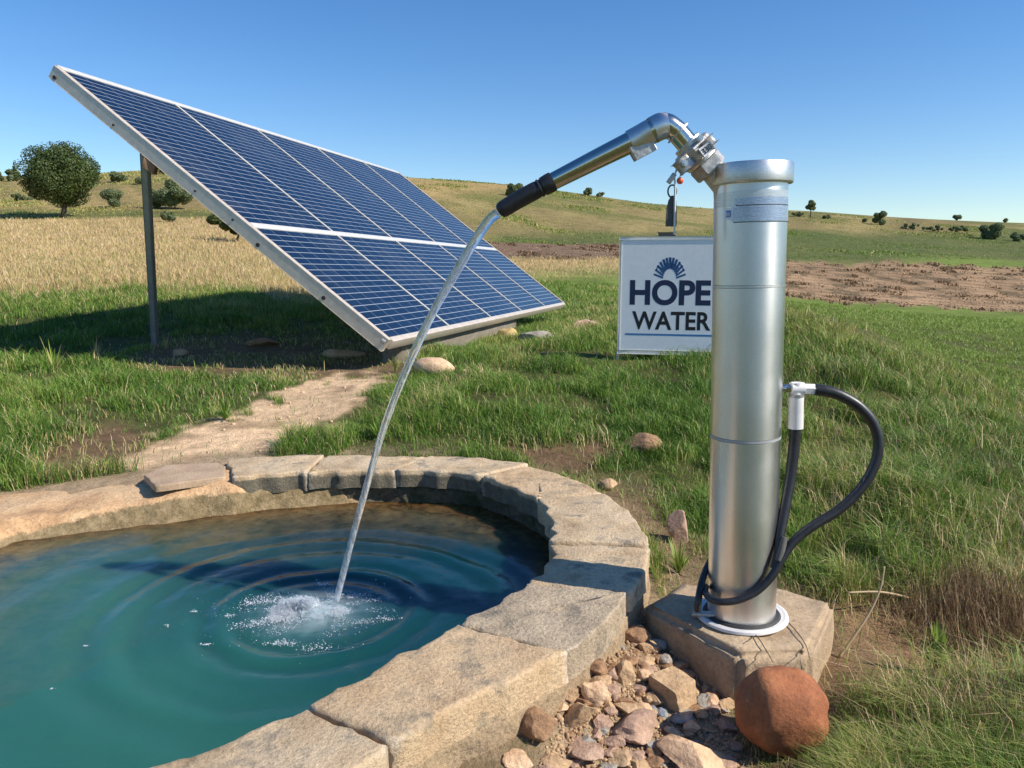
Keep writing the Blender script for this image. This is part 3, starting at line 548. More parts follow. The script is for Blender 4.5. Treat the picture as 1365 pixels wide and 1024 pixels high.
# ------------------------------------------------------------------ rocks and stones
def rock_mesh(name, P, sx, sy, sz, seed, ang=0, amp=.09, rz=0, tilt=0, sub=4, facets=None):
    rs = random.Random(seed); bm = bmesh.new(); bmesh.ops.create_icosphere(bm, subdivisions=sub, radius=1)
    pl = facets or [(Vector((rs.uniform(-1, 1), rs.uniform(-1, 1), rs.uniform(-.8, 1))).normalized(), rs.uniform(.42, .74)) for _ in range(ang)]
    M3 = Matrix.Rotation(rz, 3, 'Z') @ Matrix.Rotation(tilt, 3, 'Y'); o = Vector((seed * 1.37, seed * .71, seed * 2.3))
    for v in bm.verts:
        p = v.co.copy()
        for n_, d_ in pl:
            t = p.dot(n_) - d_
            if t > 0: p -= n_ * t * .96
        q = p * 1.6 + o; dd = mnoise.noise(q) + .45 * mnoise.noise(q * 2.3) + .22 * mnoise.noise(q * 5.5) + .1 * mnoise.noise(q * 12)
        p = p * (1 + amp * dd); p = Vector((p.x * sx, p.y * sy, p.z * sz)); v.co = M3 @ p + Vector(P)
    me = bpy.data.meshes.new(name); bm.to_mesh(me); bm.free(); return me
def rock(px, pyb, wpx, hpx, mat, label, seed, ang=0, amp=.09, tilt=0, rz=None, name='rock', cat='rock', dep=.85, group=None, sub=4, sink=.25, facets=None, zoff=0):
    """rock whose foot stands at photo pixel (px, pyb) on the ground"""
    g = hit(px, pyb); Zc = zc(g); w_ = wpx * Zc / F / 2; th = math.atan2(H - g.z, g.y); d_ = w_ * dep
    hz = max((hpx * Zc / F - 2 * d_ * math.sin(th) * .75) / math.cos(th) / 2, .30 * w_)
    Pp = Vector((g.x, g.y + d_ * .8, 0)); Pp.z = float(tz(Pp.x, Pp.y, pool=False)[0]) + hz * (1 - 2 * sink) + zoff
    me = rock_mesh(name, Pp, w_ * 1.03, d_, hz, seed, ang, amp, random.Random(seed).uniform(-.5, .5) if rz is None else rz, tilt, sub, facets)
    o = link(name, me, MT[mat], origin=(Pp.x, Pp.y, Pp.z - hz * .8), sharp=24 if ang > 3 else None); tag(o, label, cat, group); return o
rock(1054, 1026, 132, 142, 'r_red', 'big rounded rust red boulder leaning against the concrete pump block', 31, 0, .10, .45, .25, 'boulder', 'boulder', .8, zoff=.03, sink=.12, facets=[(Vector(q).normalized(), d_) for q, d_ in [((-.5, -.5, .9), .90), ((.9, -.5, .25), .93), ((-.9, -.5, -.25), .92), ((.3, -.8, .55), .93)]])
rock(938, 1045, 120, 78, 'r_cream', 'large pale cream boulder at the bottom edge left of the red boulder', 23, 7, .07, .1, .1, 'boulder', 'boulder', .75, sub=5)
rock(902, 956, 84, 82, 'r_tan', 'squared tan block lying tilted against the side of the pump block', 5, 0, .035, 0, 0, 'rubble_block', 'stone block', .85, facets=[(Vector(q).normalized(), d_) for q, d_ in [((.15, -.2, 1), .52), ((-.8, -.62, -.1), .5), ((.75, -.7, .12), .55), ((.8, .6, 0), .55), ((-.6, .8, .1), .55), ((0, 0, -1), .6)]])
rock(905, 728, 40, 54, 'r_pink', 'upright pinkish stone in the grass left of the steel column', 8, 7, .06, -.15, .2, dep=.6, sink=.12)
rock(857, 607, 56, 36, 'r_brown', 'rounded brown rock half sunk in the lawn behind the pool rim', 14, 4, .06)
rock(815, 655, 30, 22, 'r_tan', 'small tan stone between the pool rim and the lawn', 15, 5)
rock(578, 504, 56, 36, 'r_cream', 'smooth pale boulder in the grass in front of the solar array', 17, 2, .05, sink=.2)
rock(673, 454, 34, 26, 'r_yel', 'yellowish lumpy stone at the right end of the array footing', 18, 3, .12)
rock(714, 458, 54, 24, 'r_grey', 'long grey stone lying beside the yellowish lumpy stone', 19, 6, .05, rz=.15, dep=.35)
rock(683, 471, 19, 8, 'r_cream', 'small flat whitish stone in the grass below the long grey stone', 20, 4, dep=.5)
rock(785, 438, 44, 18, 'r_pink', 'low reddish flat stone at the far end of the worn track', 22, 6, dep=.5)
rock(619, 497, 9, 6, 'r_cream', 'tiny white stone in the grass right of the smooth pale boulder', 24, 3, sub=3)
rock(236, 475, 24, 14, 'r_tan', 'tan stone in the shade at the foot of the array post', 25, 4)
rock(345, 462, 46, 12, 'r_brown', 'low brown stone in the shade under the solar array', 26, 4, dep=.6)
rock(455, 478, 60, 16, 'r_tan', 'flat tan stone in the shade under the near corner of the array', 27, 5, dep=.6)
RUB = 'rubble stones between the pool rim and the pump block'
for i, q in enumerate([
    (853, 1000, 78, 56, 'r_pink', 'cracked pinkish grey stone just left of the cream boulder', 6),
    (722, 1004, 60, 66, 'r_brown', 'rough brown stone against the foot of the rim, darkest of the rubble', 6),
    (775, 985, 50, 62, 'r_tan', 'ridged tan stone standing in the middle of the rubble', 7),
    (795, 950, 46, 50, 'r_cream', 'angular cream stone leaning on the ridged tan stone', 7),
    (790, 910, 42, 38, 'r_brown', 'brown stone tucked under the corner of the coping slab', 6),
    (835, 962, 52, 26, 'r_tan', 'wedge shaped tan stone above the cracked pinkish stone', 7),
    (835, 918, 34, 42, 'r_tan', 'yellow brown stone with dry moss in the rubble', 5),
    (858, 912, 23, 22, 'r_cream', 'round whitish pebble left of the squared tan block', 1),
    (860, 892, 36, 22, 'r_tan', 'small tan stone above the round whitish pebble', 6),
    (887, 892, 24, 22, 'r_grey', 'round grey pebble against the pump block', 1),
    (866, 872, 22, 13, 'r_blue', 'pale blue grey pebble in the shade beside the pump block', 1),
    (850, 862, 44, 40, 'r_brown', 'dark stone in the shade between rim and pump block', 5),
    (885, 960, 22, 16, 'r_blue', 'blue grey pebble below the squared tan block, larger of two', 1),
    (871, 954, 15, 13, 'r_blue', 'blue grey pebble below the squared tan block, smaller of two', 1),
    (914, 968, 42, 22, 'r_grey', 'flat greenish grey stone between tan block and cream boulder', 6),
    (780, 1022, 66, 30, 'r_pink', 'broad pinkish stone at the bottom of the rubble', 6),
    (830, 1028, 44, 30, 'r_tan', 'tan stone at the bottom edge below the cracked pinkish stone', 6),
    (690, 1032, 46, 30, 'r_cream', 'pale stone at the bottom edge beside the rim foot', 6),
    (740, 1040, 52, 34, 'r_tan', 'lumpy tan stone at the bottom edge, left of the broad pinkish stone', 5),
    (905, 912, 22, 14, 'r_pink', 'small pink stone behind the squared tan block', 4),
    (815, 935, 28, 26, 'r_pink', 'pink stone between the cream and the yellow brown stones', 6),
    (760, 945, 34, 34, 'r_tan', 'tan stone close under the rim, above the ridged stone', 6),
    (866, 940, 26, 18, 'r_tan', 'small tan stone left of the squared block', 5),
    (925, 955, 26, 18, 'r_brown', 'small brown stone in the dark gap by the pump block', 5)]):
    rock(*q[:6], 40 + i, q[6] + 2, .15, dep=.85, group=RUB, zoff=.0, sink=.2)
sr = random.Random(5); k_ = 0
while k_ < 230:
    px, py = sr.uniform(690, 990), sr.uniform(850, 1040)
    if polymask(np.array([px]), np.array([py]), PEBBLE, 3)[0] < .5: continue
    s_ = sr.choice([6, 8, 9, 11, 14, 18, 22, 26]); m_ = sr.choice(['r_tan', 'r_cream', 'r_brown', 'r_pink', 'r_tan', 'r_grey'])
    rock(px, py, s_ * 1.2, s_, m_, 'little broken stone chip scattered loose among the larger rubble', 100 + k_, 6, .15, name='stone_chip', cat='stone', group='stone chips among the rubble', sub=2 if s_ < 12 else 3); k_ += 1
for i in range(22):
    px, py = sr.uniform(240, 470), sr.uniform(515, 608)
    if polymask(np.array([px]), np.array([py]), PATH, 3)[0] < .6: continue
    rock(px, py, sr.uniform(3, 7), 4, 'r_cream', 'tiny pale pebble lying loose on the sandy path', 300 + i, 3, .1, name='pebble', cat='pebble', group='pebbles on the sandy path', sub=2)

# fine grit between the stones, uncountable
gpx = rng.uniform(640, 1010, 9000); gpy = rng.uniform(820, 1060, 9000); km = polymask(gpx, gpy, PEBBLE, 10) > rng.uniform(.1, .9, 9000); gpx, gpy = gpx[km], gpy[km]; GP = []
for a, b in zip(gpx, gpy): q = atZ(a, b, -.24); GP.append((q.x, q.y))
GP = np.array(GP); gzv = tz(GP[:, 0], GP[:, 1], pool=False); ng = len(GP); gs = rng.gamma(2.0, .0016, ng) + .0015
bm = bmesh.new(); bmesh.ops.create_icosphere(bm, subdivisions=1, radius=1); ico = np.array([v.co[:] for v in bm.verts]); icf = np.array([[v.index for v in f.verts] for f in bm.faces]); bm.free()
Vg = ico[None] * (gs[:, None, None] * rng.uniform(.6, 1.3, (ng, 1, 3))) * (1 + rng.uniform(-.22, .22, (ng, len(ico), 1))) + np.c_[GP, gzv + gs * .3][:, None]
tag(link('gravel', mesh_np('gravel', Vg.reshape(-1, 3), (icf[None] + (np.arange(ng) * len(ico))[:, None, None]).reshape(-1, 3)), MT['r_tan'], smooth=False), 'loose tan grit filling the gaps between the rubble stones', 'gravel', kind='stuff')

# ------------------------------------------------------------------ pump block
BZ = -.1
bt = [atZ(x, y, BZ) for x, y in [(859, 806), (908, 776), (1030, 781), (1113, 803), (1082, 867), (986, 873)]]
bm = bmesh.new(); top = [bm.verts.new(p) for p in bt]; cb = sum(bt, Vector()) / len(bt); bot = [bm.verts.new(Vector((cb.x + (p.x - cb.x) * 1.04, cb.y + (p.y - cb.y) * 1.04, -.48))) for p in bt]
bm.faces.new(top); bm.faces.new(bot[::-1])
for i in range(6): bm.faces.new((top[i], top[(i + 1) % 6], bot[(i + 1) % 6], bot[i]))
bmesh.ops.bevel(bm, geom=[e for e in bm.edges], offset=.02, segments=3, affect='EDGES'); bmesh.ops.triangulate(bm, faces=bm.faces[:])
for _ in range(4): bmesh.ops.subdivide_edges(bm, edges=[e for e in bm.edges if e.calc_length() > .022], cuts=1, use_grid_fill=True)
bmesh.ops.triangulate(bm, faces=bm.faces[:]); bmesh.ops.recalc_face_normals(bm, faces=bm.faces[:])
me = bpy.data.meshes.new('concrete_block'); bm.to_mesh(me); bm.free(); me.update(); disp(me, .0055, 9, 33)
o = link('concrete_block', me, MT['concrete'], origin=(cb.x, cb.y, -.48), sharp=None); tag(o, 'weathered tan concrete block carrying the steel pump column', 'concrete block')

# ------------------------------------------------------------------ steel pump
P0 = atZ(988, 822, BZ); PY0 = P0.y; PT = atY(1001, 236, PY0); AX = (PT - P0).normalized(); CR = .1215
def ap(px, py, dy=0): return atY(px, py, PY0 + dy)
def hgt(py): return (ap(1000 - (py - 240) * .0222, py) - P0).dot(AX)
pump = empty('water_pump', P0); tag(pump, 'tall brushed steel water pump column with a bent spout arm and black hose', 'water pump')
tiltx = math.atan2(AX.x, AX.z); ROT = AX.to_track_quat('Z', 'Y').to_matrix()
h1, h2, hT = hgt(580), hgt(381), hgt(246)
def ring(name, prof, mat, n=72, a0=0, a1=2 * math.pi, sharp=35): return MB().lathe(P0, AX, prof, n, a0, a1).build(name, mat, pump, sharp=sharp)
ring('column', [(0, CR), (h1 - .006, CR), (h1 - .004, CR - .004), (h1 + .004, CR - .004), (h1 + .006, CR), (h2 - .005, CR), (h2 - .003, CR - .003), (h2 + .003, CR - .003), (h2 + .005, CR), (hT + .01, CR)], MT['steel'], 96)
ring('seam_band', [(h1 - .0045, CR - .0035), (h1 - .0045, CR + .0005), (h1 + .0045, CR + .0005), (h1 + .0045, CR - .0035)], MT['post'])
ring('seam_band', [(h2 - .003, CR - .0025), (h2 - .003, CR + .0006), (h2 + .003, CR + .0006), (h2 + .003, CR - .0025)], MT['galv'])
hb, ht = hgt(246), hgt(220)
ring('cap', [(hb + .003, CR - .01), (hb - .003, CR + .001), (hb - .002, CR + .0135), (hb, CR + .0155), (hb + .003, CR + .0165), (ht - .003, CR + .0165), (ht, CR + .0150), (ht + .001, CR + .012), (ht + .001, CR + .001), (ht - .004, .0)], MT['galv'], 96)
ring('base_flange', [(0.001, CR + .001), (.004, CR + .040), (.010, CR + .046), (.018, CR + .044), (.022, CR + .034), (.017, CR + .024), (.017, CR + .002)], MT['whitepl'], 96)
ring('base_seal', [(.017, CR + .018), (.024, CR + .012), (.024, CR + .0005)], MT['dark'])
lug = atZ(938, 819, BZ + .02); MB().box(lug, (.040, -.012, .004), (.006, .014, 0), (0, 0, .008), .005).tube([lug + Vector((-.03, .008, -.01)), lug + Vector((-.03, .008, .02))], .006, 10).build('clamp_lug', MT['cast'], pump)
# tape bands and sticker, wrapped on the column (angles from the camera side, counted to the right)
vdir = Vector((-P0.x, -P0.y, 0)).normalized()
def patch(name, x0, x1, y0, y1, mat, off, m=18):
    cxp = lambda y: 1001 - (y - 236) * .0222; hw = 47.0
    a0 = math.asin(max(-.999, min(.999, (x0 - cxp(y0)) / hw))); a1 = math.asin(max(-.999, min(.999, (x1 - cxp(y0)) / hw)))
    return MB().lathe(P0, AX, [(hgt(y1), CR + .0001), (hgt(y1), CR + off), (hgt(y0), CR + off), (hgt(y0), CR + .0001)], m, a0, a1, ref=vdir).build(name, mat, pump)
patch('tape_band', 954.5, 985, 258, 277, MT['tape2'], .0006); patch('tape_band', 982, 1047, 257, 266, MT['tape2'], .0008); patch('tape_band', 982, 1047, 266.3, 275.6, MT['tape'], .0011); patch('tape_band', 979, 1047, 277, 297, MT['tape'], .0013)
patch('tape_edge', 983, 1047, 275.8, 276.8, MT['dark'], .0012, 18); patch('tape_edge', 980, 1047, 297.3, 298.3, MT['dark'], .0012, 18)
stk = patch('sticker', 968.5, 980, 279, 294, MT['white'], .0016, 6)
def text_mesh(body, size, bold=0.0, ext=.001, sx=1.0):
    cu = bpy.data.curves.new('lettering', 'FONT'); cu.body = body; cu.size = size; cu.offset = bold; cu.extrude = ext; cu.align_x = 'CENTER'; cu.align_y = 'CENTER'; cu.resolution_u = 6
    ob = bpy.data.objects.new('lettering', cu); COL.objects.link(ob); dg = bpy.context.evaluated_depsgraph_get(); me = bpy.data.meshes.new_from_object(ob.evaluated_get(dg)); bpy.data.objects.remove(ob)
    co = np.array([v.co[:] for v in me.vertices]); lo, hi = co.min(0), co.max(0)
    return me, co, lo, hi
def place_text(name, body, centre, ux, uz, W, Hh, mat, parent, bold=0, ext=.001):
    """flat letters fitted to a W x Hh rectangle; ux to the right, uz up, facing ux x uz"""
    me, co, lo, hi = text_mesh(body, 1.0, bold, .01); ux, uz = Vector(ux).normalized(), Vector(uz).normalized(); n = ux.cross(uz)
    for v, q in zip(me.vertices, co):
        a = (q[0] - (lo[0] + hi[0]) / 2) / (hi[0] - lo[0]) * W; b = (q[1] - (lo[1] + hi[1]) / 2) / (hi[1] - lo[1]) * Hh
        v.co = Vector(centre) + ux * a + uz * b + n * (ext if q[2] > 0 else -ext)
    return link(name, me, mat, parent, smooth=False)
sa = math.asin((974.2 - 1000.1) / 47); sdir = Matrix.Rotation(sa, 3, AX) @ vdir; stc = P0 + AX * hgt(285.5) + sdir * (CR + .0019)
MB().box(stc + AX * (-.003), (Matrix.Rotation(sa, 3, AX) @ AX.cross(vdir)) * .0095, AX * .0105, sdir * .0004).build('sticker_field', MT['blue'], stk, smooth=False)
place_text('lettering', 'RX', stc - AX * .004 + sdir * .0008, AX.cross(sdir), AX, (.015), .013, MT['white'], stk, .02, .0004)
# arm
def armtube(name, pts, mat, n=40, k=8, sharp=40):
    """pts (px, py, dY, radius px)"""
    q = spline(pts, k) if k else pts; P = [ap(a, b, c_) for a, b, c_, _ in q]; return MB().tube(P, [s[3] * zc(p) / F for s, p in zip(q, P)], n).build(name, mat, pump, sharp=sharp)
armtube('spout_pipe', [(928, 206, 0, 14.5), (905, 179, .0, 14.5), (897, 172, .0, 15), (887, 167, .0, 15.5), (874, 172, .0, 15.5), (852, 184, .01, 14.6), (800, 210, .04, 13.2), (735, 243, .08, 11.5)], MT['steel_pol'], 48)
armtube('pipe_collar', [(889, 167.5, 0, 17.2), (880, 169, 0, 17.8), (870, 174, 0, 17.6)], MT['steel'], 48, 5)
armtube('pipe_collar', [(869.5, 174.5, .0, 17.0), (856, 182, .01, 16.7), (840, 190.3, .015, 16.2)], MT['steel'], 48, 5)
armtube('pipe_ring', [(904.5, 177.8, 0, 17.8), (903, 176.3, 0, 17.8)], MT['cast'], 40, 0)
c1 = ap(856, 199, .0); MB().box(c1, ap(870, 192, 0) - ap(857, 199, 0), (0, .02, 0), (ap(857, 203, 0) - ap(853, 196, 0)), .004).build('pipe_clip', MT['cast'], pump)
armtube('grip', [(737, 242, .08, 13.0), (732, 244.6, .08, 13.2), (724, 249, .082, 12.6)], MT['rubber'], 40, 3)
armtube('grip', [(724, 249, .082, 11.5), (719, 251.5, .084, 11.0), (712, 255, .086, 11.8), (690, 267, .094, 11.6), (672, 278, .10, 11.2), (667, 281, .101, 9.6), (665, 282.4, .102, 6.6)], MT['rubber'], 40, 6)
armtube('grip_ring', [(721, 250.4, .083, 12.4), (719, 251.5, .083, 12.4)], MT['dark'], 32, 0)
# coupling: hexes, bolts, plate on the arm axis
a0 = ap(905, 179); a1 = ap(958, 238); ca_ = (a1 - a0).normalized(); s0 = Vector((0, -1, 0)); s0 = (s0 - ca_ * s0.dot(ca_)).normalized(); s1 = ca_.cross(s0)
L_ = (a1 - a0).length; px_ = zc(a0) / F
def hexa(mb, t0, t1, r, n=6, rot=.3, ch=.12): mb.lathe(a0, ca_, [(t0 * L_, 0), (t0 * L_, r * (1 - ch)), (t0 * L_ + r * ch, r), (t1 * L_ - r * ch, r), (t1 * L_, r * (1 - ch)), (t1 * L_, 0)], n, rot, rot + 2 * math.pi, ref=s0)
m = MB(); hexa(m, .265, .56, 27.5 * px_, 8, .2, .10); hexa(m, .60, .84, 24 * px_, 6, .5, .10); m.build('coupling_nut', MT['cast'], pump, sharp=25)
m = MB(); hexa(m, .19, .27, 20 * px_, 32, 0, .03); hexa(m, .555, .605, 23.5 * px_, 32, 0, .03); m.build('coupling_ring', MT['galv'], pump)
m = MB(); m.lathe(a0, ca_, [(.72 * L_, 15 * px_), (1.12 * L_, 17 * px_), (1.2 * L_, 22 * px_)], 32, ref=s0); m.build('arm_stub', MT['cast'], pump)
for (px, py, w_, h_, dy) in [(911, 219, 10, 9, -.045), (943, 192, 9, 6, -.045)]:
    q = ap(px, py, dy); MB().box(q, ca_ * h_ * px_, s1 * w_ * px_, s0 * .024, .008).build('casting_lug', MT['cast'], pump)
for (px, py, dy) in [(932, 185, -.07), (912, 218, -.078)]:
    q = ap(px, py, dy); MB().tube([q + Vector((0, -.012, 0)), q + Vector((0, .03, 0))], 4.6 * px_, 6).tube([q + Vector((0, -.017, 0)), q], 2.6 * px_, 12).build('bolt', MT['galv'], pump, sharp=25)
pl_ = ap(942, 199, -.078); pu, pv = Vector((.78, 0, .62)), Vector((-.62, 0, .78)); plate = MB().box(pl_, pu * 8.5 * px_, pv * 6.5 * px_, (0, .004, 0), .002).build('number_plate', MT['whitepl'], pump)
place_text('lettering', '330', pl_ + Vector((0, -.005, 0)), pu, pv, 13 * px_, 8 * px_, MT['black'], plate, .0, .0006)
# tee fitting on the right, hoses
t0, t1 = ap(1036, 517.5), ap(1056, 518); m = MB(); m.tube([t0, t1], .013, 24).tube([ap(1047, 517.7), ap(1053, 517.8)], .0165, 6); m.build('tee_stub', MT['steel_pol'], pump)
m = MB(); m.tube([ap(1054, 518), ap(1071, 518.5)], .0235, 28).tube([ap(1071, 518.6), ap(1085, 519)], .0205, 6).tube([ap(1061, 510), ap(1061, 528)], .021, 28); m.build('tee_fitting', MT['whitepl'], pump)
MB().tube([ap(1061.5, 527), ap(1060.5, 571)], [.0255, .0265], 32).build('hose_sleeve', MT['whitepl'], pump); MB().tube([ap(1061.5, 525), ap(1061.5, 528.5)], .0275, 28).build('sleeve_collar', MT['cast'], pump)
def hose(name, pts, mat='rubber', n=20, k=10):
    q = spline(pts, k); P = [ap(a, b, c_) for a, b, c_, _ in q]; return MB().tube(P, [s[3] * .93 * zc(p) / F for s, p in zip(q, P)], n).build(name, MT[mat], pump, sharp=None)
hose('hose', [(1086, 519.5, 0, 8.4), (1102, 521.5, -.01, 8.2), (1122, 528, -.02, 8.0), (1146, 543, -.03, 7.8), (1164, 565, -.04, 7.6), (1171, 592, -.05, 7.4), (1165, 622, -.06, 7.3), (1147, 652, -.07, 7.2), (1118, 680, -.08, 7.0), (1084, 701, -.09, 6.8), (1058, 722, -.10, 6.6), (1042, 745, -.115, 6.2), (1029, 768, -.13, 5.9), (1008, 789, -.14, 5.6), (984, 800, -.142, 5.4), (962, 802.5, -.135, 5.2), (947, 798, -.10, 5.0), (940, 789, -.05, 4.8), (941, 782, .0, 4.6)])
hose('hose', [(1060, 568, 0, 8.2), (1058, 600, -.005, 8.0), (1053, 640, -.02, 7.7), (1046, 680, -.05, 7.4), (1040, 712, -.08, 6.6), (1037, 735, -.10, 5.6), (1031, 758, -.118, 5.0)])
hose('hose_joint', [(1046, 716, -.098, 4.2), (1042, 733, -.112, 5.0), (1037, 748, -.122, 4.4)], 'strap')
hose('hose_tail', [(948, 744, .10, 4.0), (940, 762, .04, 4.6), (934, 782, -.03, 5.0), (931, 800, -.06, 5.0), (930, 815, -.065, 5.0)])
# strap that dangles from the coupling
sp_ = -.035; st = empty('hanging_strap', ap(894, 308, sp_)); tag(st, 'frayed grey strap on a small ring dangling from the arm coupling', 'strap')
MB().box(ap(895, 238, sp_), Vector((.55, 0, .8)) * 7.5 * px_, Vector((.8, 0, -.55)) * 3.2 * px_, (0, .007, 0), .002).build('hook_bracket', MT['cast'], st)
MB().tube([ap(902, 226, sp_), ap(899, 234, sp_), ap(900, 248, sp_)], 1.3 * px_, 8).build('hook_wire', MT['galv'], st)
bm = bmesh.new(); bmesh.ops.create_uvsphere(bm, u_segments=20, v_segments=12, radius=4.6 * px_); me = bpy.data.meshes.new('bead'); bm.to_mesh(me); bm.free(); me.transform(Matrix.Translation(ap(906.5, 241, sp_))); link('bead', me, MT['orange'], st, sharp=None)
rc_ = ap(896, 255, sp_); MB().tube([rc_ + Vector((math.cos(t) * 5.6 * px_, 0, math.sin(t) * 8 * px_)) for t in np.linspace(0, 2 * math.pi, 33)], 1.1 * px_, 8, False).build('ring', MT['bolt'], st)
prof = [(897, 261, 2.2), (896, 268, 5), (895.2, 278, 6.2), (894.8, 290, 6.8), (894.4, 302, 7.0)]
m = MB()
V = []
for a, b, hw in prof:
    for sx_, sy_ in ((-1, -1), (1, -1), (1, 1), (-1, 1)): V.append(ap(a + sx_ * hw, b, sp_) + Vector((0, sy_ * .006, 0)))
m.add(V, [(i * 4 + k, i * 4 + (k + 1) % 4, i * 4 + 4 + (k + 1) % 4, i * 4 + 4 + k) for i in range(4) for k in range(4)] + [(3, 2, 1, 0), (16, 17, 18, 19)]); m.build('strap', MT['strap'], st, sharp=30)
MB().tube([ap(900, 246, sp_ - .01), ap(899.5, 275, sp_ - .01), ap(899, 313, sp_ - .01)], 1.5 * px_, 8).build('strap_wire', MT['whitepl'], st)

# ------------------------------------------------------------------ sign
YS = 8.0; sl = atY(823, 471, YS); tl = atY(824.5, 315.5, YS); ya = R(13); SW = 1.0
sx = Vector((math.cos(ya), -math.sin(ya), 0)); szv = Vector((0, 0, 1)); sn = sx.cross(szv); SH = tl.z - sl.z   # sn faces the camera, turned a little left
def _right(wd):
    q = sl + sx * wd; return proj_np(q.x, q.y, q.z)[0]
SW = float(np.interp(961.0, [_right(t) for t in np.linspace(.8, 1.6, 200)], np.linspace(.8, 1.6, 200)))
sign = empty('sign_board', sl + sx * SW / 2); tag(sign, 'white framed sign reading HOPE WATER standing on the grass behind the column', 'sign')
def sp(u, v_, d=0): return sl + sx * (u * SW) + szv * (v_ * SH) + sn * d
T_ = .075; fw = .028
MB().box(sp(.5, .5, -T_ / 2), sx * (SW / 2 - .004), sn * (T_ / 2 - .004), szv * (SH / 2 - .004), .004).build('cabinet', MT['whitepl'], sign)
m = MB()
for c_, hx, hz_ in [(sp(.5, 1, .004) - szv * fw * .6, SW / 2, fw * .6), (sp(.5, 0, .004) + szv * fw * .75, SW / 2, fw * .75), (sp(0, .5, .004) + sx * fw * .4, fw * .4, SH / 2 - fw * 1.38), (sp(1, .5, .004) - sx * fw * .4, fw * .4, SH / 2 - fw * 1.38)]:
    m.box(c_, sx * hx, sn * .016, szv * hz_, .005)
m.build('frame', MT['alu_edge'], sign)
face = MB().box(sp(.5, .5, .0155), sx * (SW / 2 - fw * .7), sn * .003, szv * (SH / 2 - fw), 0).build('face_panel', MT['white'], sign, smooth=False)
FD = .0188
def stxt(body, cx_, cy_, W, Hh, mat, bold): return place_text('lettering', body, sp(cx_, cy_, FD), sx, szv, W, Hh, mat, face, bold, .0004)
PXW = SW / 138.0; PXH = SH / 155.5
def su(px): return (px - 824) / 138.0
def sv(py, px=890): return 1 - (py - (315.8 - (px - 824) * .052)) / (155.5 + (px - 824) * .03)
stxt('HOPE', su(892.5), sv(386.5), 106.5 * PXW, 33.5 * PXH, MT['navy'], .035); stxt('WATER', su(895), sv(424), 104 * PXW, 24.5 * PXH, MT['black'], .024)
MB().box(sp(su(894), sv(443), FD), sx * 60 * PXW, sn * .0004, szv * 1.3 * PXH).build('rule_line', MT['midblue'], face, smooth=False)
m = MB(); er = random.Random(3); ec = (su(891.5), sv(370.5))
def ept(a, r): return sp(ec[0] + math.sin(a) * r * 21 * PXW / SW, ec[1] + math.cos(a) * r * 29.5 * PXH / SH, FD)
def stroke(pts, hw):
    P = [Vector(p) for p in pts]
    for a, b in zip(P[:-1], P[1:]):
        d_ = (b - a); n_ = d_.normalized().cross(sn); m.box((a + b) / 2, d_ / 2 + d_.normalized() * hw * .5, n_ * hw, sn * .0004)
na_ = 13
for i in range(na_):
    a = R(-74 + 148 * i / (na_ - 1)); r1 = 1.0; r0 = .50 + .05 * math.cos(a * 2); stroke([ept(a, r0), ept(a, r1)], .0085 + .004 * math.cos(a))
    if i in (1, 9, 10): stroke([ept(a, .97), ept(a + R(12), .97)], .006)
    if i in (2, 4, 6): stroke([ept(a, .97), ept(a + R(11.5), .58)], .006)
    if i in (7, 8, 9): stroke([ept(a, .76), ept(a + R(11.5), .74)], .006)
m.build('emblem', MT['emblem'], face, smooth=False)
for u_ in (.01, .99): MB().box(sp(u_, 0, -.03) - szv * .035, sx * .028, sn * .035, szv * .04, .01).build('foot', MT['alu'], sign)
MB().box(sp(su(886), 1, -.03) + szv * .02, sx * .085, sn * .02, szv * .02, .012).build('top_handle', MT['strap'], sign)

# ------------------------------------------------------------------ solar array
A_c, B_c, C_c, D_c = [Vector(q) for q in [(-5.06, 9.024, 3.344), (-2.607, 18.298, 3.242), (1.164, 17.274, .297), (-1.274, 8.0, .399)]]
ud = (C_c - D_c); PLn = ud.length; ud.normalize(); uv_ = (A_c - D_c); PWd = uv_.length; uv_.normalize(); un = ud.cross(uv_).normalized()
if un.z < 0: un = -un
def pp(a, b, d=0): return D_c + ud * (a * PLn) + uv_ * (b * PWd) + un * d
arr = empty('solar_array', pp(.5, 0, 0) - Vector((0, 0, .3))); tag(arr, 'large tilted solar array of dark blue panels in a pale metal frame', 'solar array')
FT = .15
def bar(mb, p, q, hw_dir, hw, hn, cen=0): # bar from p to q, half width along hw_dir, half thickness along un
    d_ = (q - p) / 2; mb.box((p + q) / 2 + un * cen, d_, hw_dir.normalized() * hw, un * hn, .004)
m = MB(); e = .035
bar(m, pp(0, 0) - uv_ * 0, pp(0, 1), ud, e, FT / 2, -FT / 2 + .012); m.build('frame_side', MT['alu'], arr)
m = MB(); bar(m, pp(1, 0), pp(1, 1), ud, e, FT / 2, -FT / 2 + .012); m.build('frame_side', MT['alu'], arr)
m = MB(); bar(m, pp(0, 1) + ud * e, pp(1, 1) - ud * e, uv_, e * 1.3, FT / 2, -FT / 2 + .012); m.build('frame_top', MT['alu_edge'], arr)
m = MB(); bar(m, pp(0, 0) + ud * e, pp(1, 0) - ud * e, uv_, e, FT / 2 - .02, -FT / 2 + .032); m.build('frame_bottom', MT['alu'], arr)
MID = .405
m = MB(); bar(m, pp(0, MID) + ud * e, pp(1, MID) - ud * e, uv_, .046, .02, -.008); m.build('frame_rail', MT['alu_edge'], arr)
k = NT('solar cells'); uvn = k.n('ShaderNodeUVMap'); sep = k.n('ShaderNodeSeparateXYZ'); k.l(uvn.outputs[0], sep.inputs[0])
